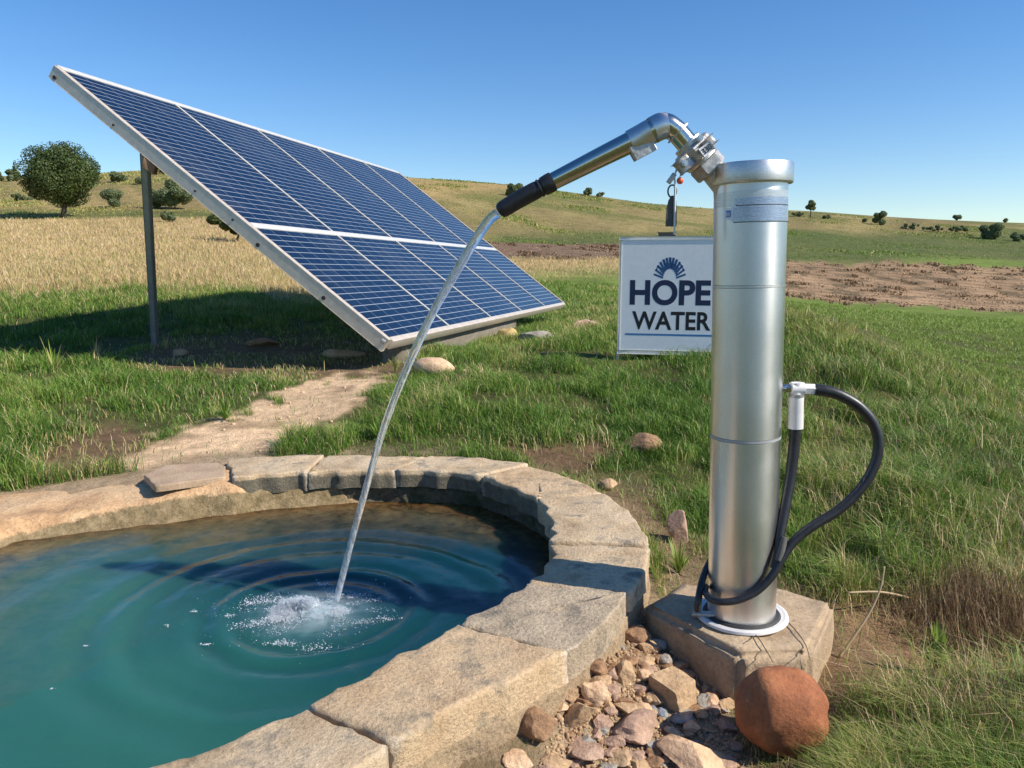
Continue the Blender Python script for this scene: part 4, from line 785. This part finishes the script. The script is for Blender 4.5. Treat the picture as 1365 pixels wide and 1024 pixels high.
def lines(src, half, soft):
    fr = k.n('ShaderNodeMath', operation='FRACT'); k.l(src, fr.inputs[0]); a = k.n('ShaderNodeMath', operation='SUBTRACT'); k.l(fr.outputs[0], a.inputs[0]); a.inputs[1].default_value = .5
    b = k.n('ShaderNodeMath', operation='ABSOLUTE'); k.l(a.outputs[0], b.inputs[0]); r_ = k.n('ShaderNodeMapRange'); k.l(b.outputs[0], r_.inputs[0]); r_.inputs[1].default_value = .5 - half - soft; r_.inputs[2].default_value = .5 - half; return r_.outputs[0]
lh = lines(sep.outputs[1], .030, .014); lv = lines(sep.outputs[0], .014, .006)
fl_ = k.n('ShaderNodeVectorMath', operation='FLOOR'); k.l(uvn.outputs[0], fl_.inputs[0]); wn = k.n('ShaderNodeTexWhiteNoise'); k.l(fl_.outputs[0], wn.inputs[0])
vo = k.n('ShaderNodeTexVoronoi'); vo.inputs['Scale'].default_value = 9; k.l(uvn.outputs[0], vo.inputs[0]); cellc = k.ramp(wn.outputs[0], [(0, (.003, .009, .026)), (1, (.005, .015, .041))]); cellc = k.mix(.25, cellc, k.mix(1.0, vo.outputs['Color'], (.007, .021, .056, 1), 'MULTIPLY'))
dv = k.noise(k.coord(), 1.2, 5, .7); cellc = k.mix(k.ramp(dv, [(.5, (0, 0, 0)), (.85, (.22,) * 3)]), cellc, (.16, .17, .18, 1))
mm = k.n('ShaderNodeMath', operation='MAXIMUM'); k.l(lh, mm.inputs[0]); lv2 = k.n('ShaderNodeMath', operation='MULTIPLY'); k.l(lv, lv2.inputs[0]); lv2.inputs[1].default_value = .33; k.l(lv2.outputs[0], mm.inputs[1])
k.l(k.mix(mm.outputs[0], cellc, (.38, .41, .45, 1)), k.b.inputs['Base Color']); k.set(Roughness=.22, IOR=1.5); k.b.inputs['Specular IOR Level'].default_value = .28; k.b.inputs['Coat Weight'].default_value = .08; k.b.inputs['Coat Roughness'].default_value = .06; MT['cell'] = k.m
for row, (b0, b1, nr) in enumerate([(0.008, MID - .0095, 18), (MID + .0095, .99, 27)]):
    for c_ in range(5):
        q0, q1 = c_ / 5, (c_ + 1) / 5; g = .0022
        P4 = [pp(q0 + g, b0), pp(q1 - g, b0), pp(q1 - g, b1), pp(q0 + g, b1)]; V = [p + un * .004 for p in P4] + [p - un * .03 for p in P4]
        me = bpy.data.meshes.new('solar_panel'); me.from_pydata(V, [], [(0, 1, 2, 3), (7, 6, 5, 4), (0, 4, 5, 1), (1, 5, 6, 2), (2, 6, 7, 3), (3, 7, 4, 0)]); ul = me.uv_layers.new(name='UVMap')
        for li, uvc in enumerate([(0, 0), (6, 0), (6, nr), (0, nr)]): ul.data[li].uv = (uvc[0] + c_ * 10 + .5 * 0, uvc[1] + row * 50)
        me.materials.append(MT['cell']); me.materials.append(MT['whitepl'])
        for p_ in me.polygons: p_.material_index = 0 if p_.index == 0 else 1
        link('solar_panel', me, None, arr, smooth=False)
for c_ in range(1, 5):
    m = MB()
    for b0, b1 in ((.008, MID - .0095), (MID + .0095, .99)): bar(m, pp(c_ / 5, b0), pp(c_ / 5, b1), ud, .019, .017, -.006)
    m.build('panel_strip', MT['alu_edge'], arr)
for b_ in (.985, .80, .55, .44, .36, .17): # bolts on the near side rail
    q = pp(0, b_) - ud * e - un * (.075 + .02 * math.sin(b_ * 40)); MB().tube([q + ud * .01, q - ud * .012], .022 if b_ in (.17, .36, .985) else .012, 12).build('bolt', MT['bolt'], arr)
q = pp(0, .012) - ud * e * .6 + un * .0; MB().tube([q - un * .04 - uv_ * .0, q - un * .04 - uv_ * .045], .03, 12).build('corner_cap', MT['cast'], arr)
for a_ in (.25, .5, .75):    # purlins under the panels
    m = MB(); bar(m, pp(a_, .02), pp(a_, .98), ud, .03, .03, -.075); m.build('purlin', MT['post'], arr)
def gz(x, y): return float(tz(x, y, pool=False)[0])
for frac in (0, 1):
    if frac == 0: gp = hit(207, 462); q = pp(0, .72); tq = atY(190, 196, q.y); x_, y_ = tq.x + .02, q.y
    else: q = pp(.93, .78); x_, y_ = q.x, q.y
    zt_ = (D_c.z + ((x_ - D_c.x) * -un.x + (y_ - D_c.y) * -un.y) / un.z) - FT * .9 / un.z + (.02 if frac == 0 else 0)
    ft = gp if frac == 0 else Vector((x_, y_, gz(x_, y_))); tp_ = Vector((x_, y_, zt_)); ft = ft - Vector((0, 0, .1)); ax_ = (tp_ - ft); sd1 = ax_.cross(Vector((0, 1, 0))).normalized(); sd2 = ax_.cross(sd1).normalized()
    pst = MB().box((ft + tp_) / 2, sd1 * .034, sd2 * .034, ax_ / 2, .006).build('post', MT['post'], arr)
    MB().box(tp_ + Vector((.05, .0, -.14)), (.06, 0, -.04), (0, .045, 0), (.015, 0, .05), .006).build('post_bracket', MT['r_brown'], pst)
f0 = pp(.065, 0) ; f1 = pp(.60, 0); nb_ = 40; V = []; vd_ = Vector((ud.y, -ud.x, 0)).normalized()
p0, p1 = f0 + vd_ * -.13, f1 + vd_ * -.13; zb = min(gz(p0.x, p0.y), gz(p1.x, p1.y)) - .25
bm = bmesh.new(); bmesh.ops.create_cube(bm, size=1)
for v_ in bm.verts:
    q = p0.lerp(p1, v_.co.x + .5); zz = (q.z - .10) if v_.co.z > 0 else zb; v_.co = Vector((q.x, q.y, zz)) + vd_ * (v_.co.y * .22 - .11)
bmesh.ops.bevel(bm, geom=bm.edges[:], offset=.012, segments=2, affect='EDGES'); bmesh.ops.subdivide_edges(bm, edges=[e_ for e_ in bm.edges if e_.calc_length() > .3], cuts=40, use_grid_fill=True); bmesh.ops.recalc_face_normals(bm, faces=bm.faces[:])
me = bpy.data.meshes.new('concrete_footing'); bm.to_mesh(me); bm.free(); me.update(); disp(me, .008, 5, 55)
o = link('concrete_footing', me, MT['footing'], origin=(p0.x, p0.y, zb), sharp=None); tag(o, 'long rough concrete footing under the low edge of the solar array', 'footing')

# ------------------------------------------------------------------ grass
def blade_object(name, P, L, Wd, tint, bend, mat, label, yaw=None, wind=(-.35, .1)):
    n = len(P); yw = rng.uniform(0, 2 * np.pi, n) if yaw is None else yaw; wx, wy = np.cos(yw), np.sin(yw)
    ba = rng.uniform(0, 2 * np.pi, n); bx = np.cos(ba) * bend + wind[0] * bend * .6; by = np.sin(ba) * bend + wind[1] * bend * .6
    V = np.empty((n, 5, 3), np.float32); W2 = Wd / 2
    V[:, 0] = P - np.c_[wx, wy, wx * 0] * W2[:, None]; V[:, 1] = P + np.c_[wx, wy, wx * 0] * W2[:, None]
    mid = P + np.c_[bx * L * .28, by * L * .28, L * .58]; V[:, 2] = mid - np.c_[wx, wy, wx * 0] * (W2 * .8)[:, None]; V[:, 3] = mid + np.c_[wx, wy, wx * 0] * (W2 * .8)[:, None]
    V[:, 4] = P + np.c_[bx * L, by * L, L * (1 - .35 * np.minimum(bend, 1))]
    b = (np.arange(n) * 5)[:, None]; me = mesh_np(name, V.reshape(-1, 3), b + np.array([0, 1, 3, 2]), b + np.array([2, 3, 4])); setattr_pt(me, 'tint', np.repeat(tint, 5))
    o = link(name, me, MT[mat], sharp=None); tag(o, label, 'grass', kind='stuff'); return o
BLK = np.array([(p.x, p.y) for p in bt])
def in_poly(x, y, poly): return polymask(x, y, poly, 1e-6) > .5
def candidates(n, r0, r1, a=.78):
    r = np.exp(rng.uniform(math.log(r0), math.log(r1), n)); t = rng.uniform(-a, a, n); return np.sin(t) * r, np.cos(t) * r
def field(n, r0, r1):
    x, y = candidates(n, r0, r1); z = tz(x, y, pool=False); r = np.hypot(x, y); Z, px, py = zones(x, y, z)
    rp = np.hypot(x - PC[0], y - PC[1]); an = np.degrees(np.arctan2(y - PC[1], x - PC[0])); ok = rp > rout(an) + .03 + .03 * vnoise(x * 9, y * 9, 5) + .12 * (np.abs(an - 160) < 45)
    ok &= ~in_poly(x, y, (BLK - BLK.mean(0)) * 1.05 + BLK.mean(0)); vis = (px > -480) & (px < 1850) & (py < 1250)
    return x, y, z, r, Z, px, py, ok & vis
# short lawn and rough meadow round the pool
x, y, z, r, Z, px, py, ok = field(900000, 1.9, 34)
cl = fbm(x * 2.2, y * 2.2, 101, 3); cl2 = fbm(x * .7, y * .7, 102, 3); cl3 = fbm(x * 7, y * 7, 103, 2)
right = sstep(960, 1120, px - (py - 500) * .1) * sstep(395, 420, py); leftm = sstep(520, 380, px) * sstep(478, 500, py)
dens = .30 + 1.1 * sstep(.36, .60, cl)
dens = dens * (1 - Z['path'] * .985) * (1 - Z['dirt'] * .95) * (1 - Z['track'] * .8) * (1 - Z['earth'] * .84) * (1 - Z['pebble'] * .97) * (1 - Z['plough'] * .9) * (1 - .45 * Z['brown']) * (1 - .80 * Z['soil2']) * np.where(Z['gold'] > .4, .12, 1)
shade = polymask(px, py, DIRT_S, 20); keep = ok & (rng.uniform(0, 1, len(x)) < dens)
x, y, z, r, px, py, cl, cl2, cl3, right, leftm = [q[keep] for q in (x, y, z, r, px, py, cl, cl2, cl3, right, leftm)]; Z = {k_: q[keep] for k_, q in Z.items()}
n = len(x); u = rng.uniform(0, 1, n)
Lg = (.022 + .085 * sstep(.3, .7, cl) + .06 * sstep(.35, .7, cl3)) * (1 + .45 * right + .25 * leftm) * rng.uniform(.55, 1.35, n) * (1 - .45 * Z['earth']) * (1 + .012 * r)
LAWN = polymask(px, py, [(1040, 380), (1365, 400), (1700, 420), (1700, 570), (1365, 530), (1250, 486), (1150, 450), (1060, 418), (1040, 412)], 9)
Lg *= 1 - .62 * LAWN; Lg *= 1 - .35 * Z['soil2']; Lg *= 1 - .6 * np.maximum(polymask(px, py, DIRT_L, 22), polymask(px, py, PATH, 18)); Lg *= 1 - .35 * sstep(860, 960, py)
Lg *= 1 - .55 * polymask(px, py, [(140, 452), (300, 438), (530, 440), (545, 512), (400, 520), (150, 508)], 14)
Lg *= np.where(polymask(px, py, [(640, 602), (830, 592), (940, 640), (900, 760), (800, 660)], 12) > .5, .75, 1)
Wd = .0025 * (r / 3) ** .80 * rng.uniform(.7, 1.4, n)
tint = .34 + .07 * right + .62 * (cl2 - .5) + .40 * (cl3 - .5) + rng.normal(0, .12, n) + .05 * right
straw = (u < .04 + .10 * right + .45 * np.maximum(Z['earth'] * (px < 1100), Z['brown'] * (1 - .5 * (py > 900))) + .4 * Z['dirt'] + .35 * Z['track'] + .5 * Z['gold'] + .05 * leftm); tint = np.where(straw, rng.uniform(.68, .98, n), tint)
farl = sstep(14, 24, r) * (1 - Z['gold']); tint = tint + .12 * farl * (~straw); tint = tint * (1 - LAWN) + LAWN * rng.normal(.55, .05, n)
blade_object('meadow_grass', np.c_[x, y, z - .008], Lg, Wd, np.clip(tint, 0, 1), .35 + .5 * u * (1 + .3 * right), 'grass', 'short green grass covering the ground round the pool')
print('meadow', n)
# tall wispy stalks
x, y, z, r, Z, px, py, ok = field(150000, 2.0, 14)
right = sstep(990, 1130, px - (py - 500) * .1) * sstep(-20, 45, py - np.interp(px, [1040, 1150, 1250, 1365, 1500], [412, 450, 486, 530, 575])); crest = sstep(.5, .62, fbm(x * 1.3, y * 1.3, 111, 3)); leftm = sstep(520, 380, px) * sstep(478, 500, py)
dens = (right * (.10 + .55 * crest) + leftm * .05 + .012) * (1 - Z['path']) * (1 - Z['pebble']) * (1 - .6 * Z['earth']) * (1 - .8 * Z['dirt']) * np.where(Z['gold'] > .3, 0, 1) + .10 * Z['brown'] + .04 * Z['earth'] * (1 - Z['pebble']); dens = dens * (1 - .55 * sstep(780, 860, py))
kp = ok & (rng.uniform(0, 1, len(x)) < dens); x, y, z, r, right = x[kp], y[kp], z[kp], r[kp], right[kp]; br = Z['brown'][kp]; n = len(x)
L2 = rng.uniform(.10, .24, n) * (.7 + .5 * right) * (1 - .35 * br); tint = np.where(rng.uniform(0, 1, n) < .48, rng.uniform(.66, 1.0, n), rng.uniform(.3, .6, n))
blade_object('tall_grass', np.c_[x, y, z - .01], L2, .0021 * (r / 3) ** .8 * rng.uniform(.8, 1.5, n), tint, rng.uniform(.35, 1.1, n), 'grass', 'long straw tipped grass stalks on the bank right of the column')
print('tall', n)
# dry golden hay field
x, y = candidates(330000, 11, 75); z = tz(x, y, pool=False); r = np.hypot(x, y); Z, px, py = zones(x, y, z)
cl = fbm(x * .8, y * .8, 121, 3); edge_ = sstep(430, 395, py) * sstep(640, 560, px)
dens = np.maximum(Z['gold'], edge_ * .55 * (py > 380)) * (.55 + .9 * sstep(.4, .6, cl)); kp = (px > -480) & (px < 1400) & (rng.uniform(0, 1, len(x)) < dens)
x, y, z, r, px, py, cl = [q[kp] for q in (x, y, z, r, px, py, cl)]; n = len(x); g_ = Z['gold'][kp]
tint = np.where(rng.uniform(0, 1, n) < (.30 + .7 * g_) * .95, rng.uniform(.76, 1.0, n), rng.uniform(.35, .65, n)) - .1 * (1 - cl)
blade_object('hay_field_grass', np.c_[x, y, z - .03], rng.uniform(.14, .34, n) * (1 - .3 * (1 - g_)), .008 * (r / 15) ** .9 * rng.uniform(.7, 1.5, n), np.clip(tint, 0, 1), rng.uniform(.2, .9, n), 'grass', 'dry golden hay grass filling the field behind the solar array')
print('hay', n)

# ------------------------------------------------------------------ single stalks and weeds
def stalk(name, pts, r0, r1, mat, label, cat):
    P = [Vector(p) for p in spline(pts, 8)]; o = MB().tube(P, list(np.linspace(r0, r1, len(P))), 8).build(name, MT[mat], origin=P[0], sharp=None); tag(o, label, cat); return o
g = hit(1118, 878); stalk('dry_stalk', [g, atY(1140, 846, g.y + .02), atY(1160, 815, g.y + .04), atY(1174, 783, g.y + .06), atY(1179, 755, g.y + .08)], .006, .0032, 'straw', 'long bent straw stalk rising right of the concrete block', 'dry stalk')
g = hit(1228, 803); stalk('dry_stalk', [g, atY(1200, 794, g.y - .03), atY(1170, 789, g.y - .08), atY(1130, 790, g.y - .12)], .006, .004, 'straw', 'flat straw coloured stick lying behind the right corner of the block', 'dry stalk')
for i, (pts, lab) in enumerate([([(1003, 842), (1012, 852), (1022, 868), (1030, 882)], 'thin dark twig lying on the block top in front of the flange'), ([(1047, 826), (1062, 842), (1074, 860), (1080, 880)], 'thin dark twig running from the flange over the block edge'), ([(985, 846), (996, 840), (1004, 848), (995, 856)], 'short curled dark twig touching the front of the flange')]):
    stalk('twig', [atZ(a, b, BZ + .008 + .004 * (j % 2)) for j, (a, b) in enumerate(pts)], .0024, .0012, 'twig', lab, 'twig')
def weed(name, px, py, n, h, lw, spread, label, tr=(.35, .6), seed=0, mat='grass', cat='weed', droop=.6, foot=0.0):
    rs = np.random.default_rng(seed); g = hit(px, py); V, Fq, T = [], [], []; 
    for i in range(n):
        a = rs.uniform(0, 2 * np.pi); L = h * rs.uniform(.5, 1.1); el = rs.uniform(.5, 1.4); d = Vector((math.cos(a) * math.cos(el) * spread, math.sin(a) * math.cos(el) * spread, math.sin(el))); s_ = d.cross(Vector((0, 0, 1)))
        s_ = (s_.normalized() if s_.length > 1e-3 else Vector((1, 0, 0))) * lw * rs.uniform(.6, 1.2); b = len(V); m_ = 5; fo_ = rs.normal(0, 1, 2) * foot; g0 = g + Vector((fo_[0], fo_[1] * .8, 0)); g0.z = gz(g0.x, g0.y) - .005 if foot else g.z
        for j in range(m_ + 1):
            t = j / m_; c_ = g0 + d * L * t - Vector((0, 0, droop * L * t * t * (1 - math.sin(el)))) ; w_ = (math.sin(math.pi * min(t * .9 + .1, 1)) ** .7 + .02)
            V += [c_ - s_ * w_, c_ + s_ * w_]
        Fq += [(b + 2 * j, b + 2 * j + 1, b + 2 * j + 3, b + 2 * j + 2) for j in range(m_)]; T += [rs.uniform(*tr)] * (2 * m_ + 2)
    me = bpy.data.meshes.new(name); me.from_pydata([tuple(v) for v in V], [], Fq); setattr_pt(me, 'tint', T); o = link(name, me, MT[mat], origin=g, sharp=None); tag(o, label, cat); return o
weed('leafy_weed', 1247, 895, 80, .19, .009, .45, 'bright green leafy weed growing in the bare soil right of the block', (.45, .62), 1, droop=.2)
weed('grass_tuft', 72, 496, 16, .42, .006, .7, 'tall pale grass tuft leaning at the edge of the array shade', (.45, .8), 2)
weed('grass_tuft', 527, 497, 5, .34, .012, .35, 'single yellow green blade plant below the near corner of the array', (.55, .68), 3)
weed('grass_tuft', 410, 600, 46, .19, .006, .9, 'bushy green grass tuft where path meets the pool rim', (.3, .55), 4)
weed('grass_tuft', 505, 585, 40, .16, .006, .9, 'green grass tuft behind the jet at the far pool rim', (.3, .5), 5)
weed('grass_tuft', 300, 560, 46, .20, .006, .9, 'dense green grass tuft at the left edge of the sandy path', (.3, .55), 6)
weed('grass_tuft', 905, 765, 36, .20, .005, .8, 'pale green tuft beside the upright pinkish stone', (.4, .7), 7)
weed('dry_tussock', 1318, 838, 3400, .20, .0012, .9, 'brown mound of matted dead grass at the right edge of the bank', (.05, 1.0), 8, 'deadgrass', 'tussock', 1.2, .15)
weed('dry_tussock', 1225, 812, 900, .13, .0012, .9, 'small brown patch of matted dead grass behind the leafy weed', (.05, 1.0), 18, 'deadgrass', 'tussock', 1.2, .11)
weed('dry_tussock', 1290, 985, 1500, .16, .0012, .9, 'tangled straw coloured tussock in the lower right corner', (.3, 1.0), 9, 'deadgrass', 'tussock', 1.2, .13)
weed('dry_weed', 130, 480, 30, .30, .0035, .9, 'reddish dry weed in the array shade near the post', (.8, .95), 10)
weed('dry_weed', 222, 466, 24, .26, .0035, .9, 'withered weed round the foot of the array post', (.6, .9), 12)

# ------------------------------------------------------------------ trees and bushes
def plant(name, px, pyb, wpx, hpx, label, cat, n, leaf, seed, mat='leafB', trunk=0.0, lobes=14, group=None, squat=.0, dist=None):
    """crown of leaf faces in lobes (+ trunk with limbs), foot at photo pixel (px, pyb)"""
    rs = np.random.default_rng(seed); g = hit(px, pyb) if dist is None else atY(px, pyb, dist)
    if dist is not None: g.z = gz(g.x, g.y)
    Zc = zc(g); Wm, Hm = wpx * Zc / F, hpx * Zc / F; th = trunk * Hm; ch = Hm - th; cc = np.array([g.x, g.y, g.z + th + ch * .46])
    n = int(n * 3.2); leaf *= .52; u = rs.normal(0, 1, (lobes, 3)); u /= np.linalg.norm(u, axis=1)[:, None]; rad = rs.uniform(.35, .80, lobes)[:, None]
    lc = u * rad * np.array([Wm / 2, Wm / 2 * .9, ch / 2]); lc[:, 2] += np.where(np.hypot(lc[:, 0], lc[:, 1]) > Wm * .3, -ch * squat, 0); lr = rs.uniform(.22, .42, lobes) * min(Wm, ch * 1.25) / 2 * 1.25
    k_ = rs.integers(0, lobes, n); d = rs.normal(0, 1, (n, 3)); d /= np.linalg.norm(d, axis=1)[:, None]; rr_ = rs.uniform(.45, 1.04, n) ** .6
    p = lc[k_] + d * (lr[k_] * rr_)[:, None] * np.array([1, 1, .85]); e2 = (p[:, 0] / (Wm / 2)) ** 2 + (p[:, 1] / (Wm / 2)) ** 2 + (p[:, 2] / (ch / 2)) ** 2
    f = np.where(e2 > 1.05, np.sqrt(1.05 / e2), 1); p = p * f[:, None] + cc; p[:, 2] = np.maximum(p[:, 2], g.z + .02)
    nd = d + rs.normal(0, .6, (n, 3)); nd /= np.linalg.norm(nd, axis=1)[:, None]; a = np.cross(nd, rs.normal(0, 1, (n, 3))); a /= np.linalg.norm(a, axis=1)[:, None]; b = np.cross(nd, a)
    s = leaf * rs.uniform(.6, 1.4, n)[:, None]; V = np.stack([p - a * s, p - b * s * .5, p + a * s, p + b * s * .5], 1).reshape(-1, 3)
    me = mesh_np('crown', V, np.arange(4 * n).reshape(-1, 4)); setattr_pt(me, 'tint', np.repeat(np.clip(rs.normal(.42, .16, n) + (rs.uniform(-.18, .18, lobes))[k_], 0, 1), 4))
    root = empty(name, g); tag(root, label, cat, group); link('crown', me, MT[mat], root, smooth=False)
    m = MB(); tr_ = max(.028 * Hm, .05) if trunk else .02 * Hm; top_ = Vector((g.x + .02 * Wm, g.y, g.z + th + ch * .12)); m.tube([g - Vector((0, 0, .15)), g.lerp(top_, .25), g.lerp(top_, .6) + Vector((.02 * Wm, 0, 0)), top_], [tr_ * 1.7, tr_ * 1.15, tr_, tr_ * .9], 10)
    for j in range(min(lobes, 9)):
        q = Vector(cc + lc[j] * .8); m.tube([top_, top_.lerp(q, .5) + Vector((0, 0, -.03 * Hm)), q], [tr_ * .6, tr_ * .36, tr_ * .12], 7)
    m.build('trunk', MT['bark'], root, sharp=None); return root
plant('round_tree', 85, 290, 102, 103, 'large round dark tree with a short trunk at the left edge of the hay field', 'tree', 15000, .16, 1, 'leafA', .17, 52, squat=0)
BH = 'bushes scattered over the hillsides'
for a in [('bush', 152, 277, 34, 26, 'dark green bush just right of the large round tree', 2200, .14, 2), ('bush', 232, 279, 52, 42, 'bush right of the array post, largest of the left hillside', 3600, .16, 3), ('bush', 207, 278, 22, 27, 'narrow bush close behind the array post', 1500, .15, 4),
          ('bush', 225, 296, 20, 20, 'small low bush under the largest bush of the left hillside', 900, .12, 5), ('bush', 10, 242, 44, 18, 'flat bush on the skyline at the left edge', 1500, .35, 6), ('bush', 160, 243, 36, 16, 'pale bush on the skyline right of the round tree', 1300, .32, 7),
          ('bush', 212, 232, 32, 14, 'round bush on the skyline above the array post', 1300, .3, 8), ('bush', 26, 268, 40, 10, 'low flat bush on the slope left of the round tree', 900, .2, 9), ('bush', 185, 246, 22, 9, 'tiny bush on the skyline between pale bush and post', 600, .25, 33),
          ('bush', 686, 262, 30, 22, 'bush on the skyline right above the black nozzle grip', 1600, .33, 10), ('bush', 784, 262, 15, 13, 'pointed bush on the skyline behind the spout pipe', 700, .28, 11), ('bush', 800, 263, 12, 8, 'tiny bush right of the pointed skyline bush', 400, .26, 12), ('bush', 462, 268, 20, 12, 'bush hidden behind the panels of the array', 500, .3, 36),
          ('bush', 1130, 284, 24, 9, 'flat bush on the skyline right of the slender tree', 900, .3, 13), ('bush', 1172, 300, 20, 19, 'rounded dark bush on the slope near the skyline', 1400, .3, 14), ('bush', 1183, 288, 11, 9, 'tiny bush on the skyline above the rounded dark bush', 500, .28, 15),
          ('bush', 1213, 306, 30, 8, 'low bush at the left end of the hedge line', 700, .24, 16), ('bush', 1243, 309, 38, 9, 'low wide bush in the middle of the hedge line', 1000, .24, 17), ('bush', 1275, 311, 34, 10, 'greyish bush in the hedge line left of the biggest one', 900, .24, 18),
          ('bush', 1320, 319, 32, 24, 'biggest dark bush of the right hillside', 2400, .26, 19), ('bush', 1356, 322, 26, 14, 'low bush at the right edge beside the biggest dark bush', 900, .24, 20), ('bush', 1276, 294, 14, 9, 'small bush on the skyline above the hedge line', 500, .3, 21),
          ('bush', 1341, 297, 7, 6, 'tiny bush on the skyline at far right', 250, .25, 22), ('bush', 1101, 292, 14, 6, 'small low bush on the slope below the slender tree', 400, .25, 23), ('bush', 1152, 297, 8, 6, 'tiny bush left of the rounded dark bush', 250, .25, 24), ('bush', 1062, 289, 22, 7, 'low bush on the slope beside the column cap', 500, .26, 25)]:
    plant(*a[:6], 'bush', *a[6:], lobes=9, group=BH)
plant('slender_tree', 1080, 290, 15, 23, 'slender small tree on the skyline right of the column', 'tree', 900, .3, 26, 'leafB', .35, 8)
plant('small_tree', 316, 323, 84, 46, 'dark tree half hidden behind the near rail of the array', 'tree', 4500, .14, 27, 'leafA', .25, 16)

# ------------------------------------------------------------------ rough growth on the far slopes
x, y = candidates(330000, 48, 175); z = tz(x, y, pool=False); r = np.hypot(x, y); Z, px, py = zones(x, y, z)
pt = fbm(x / 9, y / 9, 131, 4); pt2 = fbm(x / 30, y / 30, 132, 3); up = (py < 346) & (py > 200) & (px > -400) & (px < 1770)
dens = (.25 + sstep(.46, .62, pt)) * (1 - Z['ploughC']) * (1 - Z['plough']) * (1 - Z['gold']); kp = up & (rng.uniform(0, 1, len(x)) < dens)
x, y, z, r, px, py, pt, pt2 = [q[kp] for q in (x, y, z, r, px, py, pt, pt2)]; n = len(x)
dryp = np.clip(.50 + .35 * sstep(640, 500, px) - .9 * (pt2 - .5) - .35 * sstep(300, 325, py) * sstep(600, 700, px), .05, .95)
tint = np.where(rng.uniform(0, 1, n) < dryp, rng.uniform(.62, .80, n), rng.uniform(.22, .50, n))
blade_object('hillside_scrub', np.c_[x, y, z - .05], rng.uniform(.06, .17, n) * (1 + 1.6 * sstep(.62, .72, pt)), .0011 * r * rng.uniform(.5, 1.3, n), tint, rng.uniform(.3, 1, n), 'grass', 'rough dry grass and scrub covering the far hillsides')

# clods and stubble on the ploughed strips
x, y = candidates(260000, 26, 80); z = tz(x, y, pool=False); r = np.hypot(x, y); Z, px, py = zones(x, y, z)
cl = fbm(x / 1.3, y / 1.3, 141, 3); kp = (px > -50) & (px < 1450) & (rng.uniform(0, 1, len(x)) < np.maximum(Z['plough'], Z['ploughC']) * (.10 + .70 * sstep(.52, .68, cl)))
x, y, z, r, cl = [q[kp] for q in (x, y, z, r, cl)]; n = len(x)
o = blade_object('field_clods', np.c_[x, y, z - .03], rng.uniform(.05, .13, n) * (1 + 1.2 * sstep(.6, .72, cl)), .0014 * r * rng.uniform(.6, 1.6, n), np.clip(rng.normal(.62, .17, n) - .30 * sstep(.62, .7, cl), 0, 1), rng.uniform(.3, 1, n), 'deadgrass', 'brown clods and stubble strewn over the ploughed strips')
o['category'] = 'stubble'
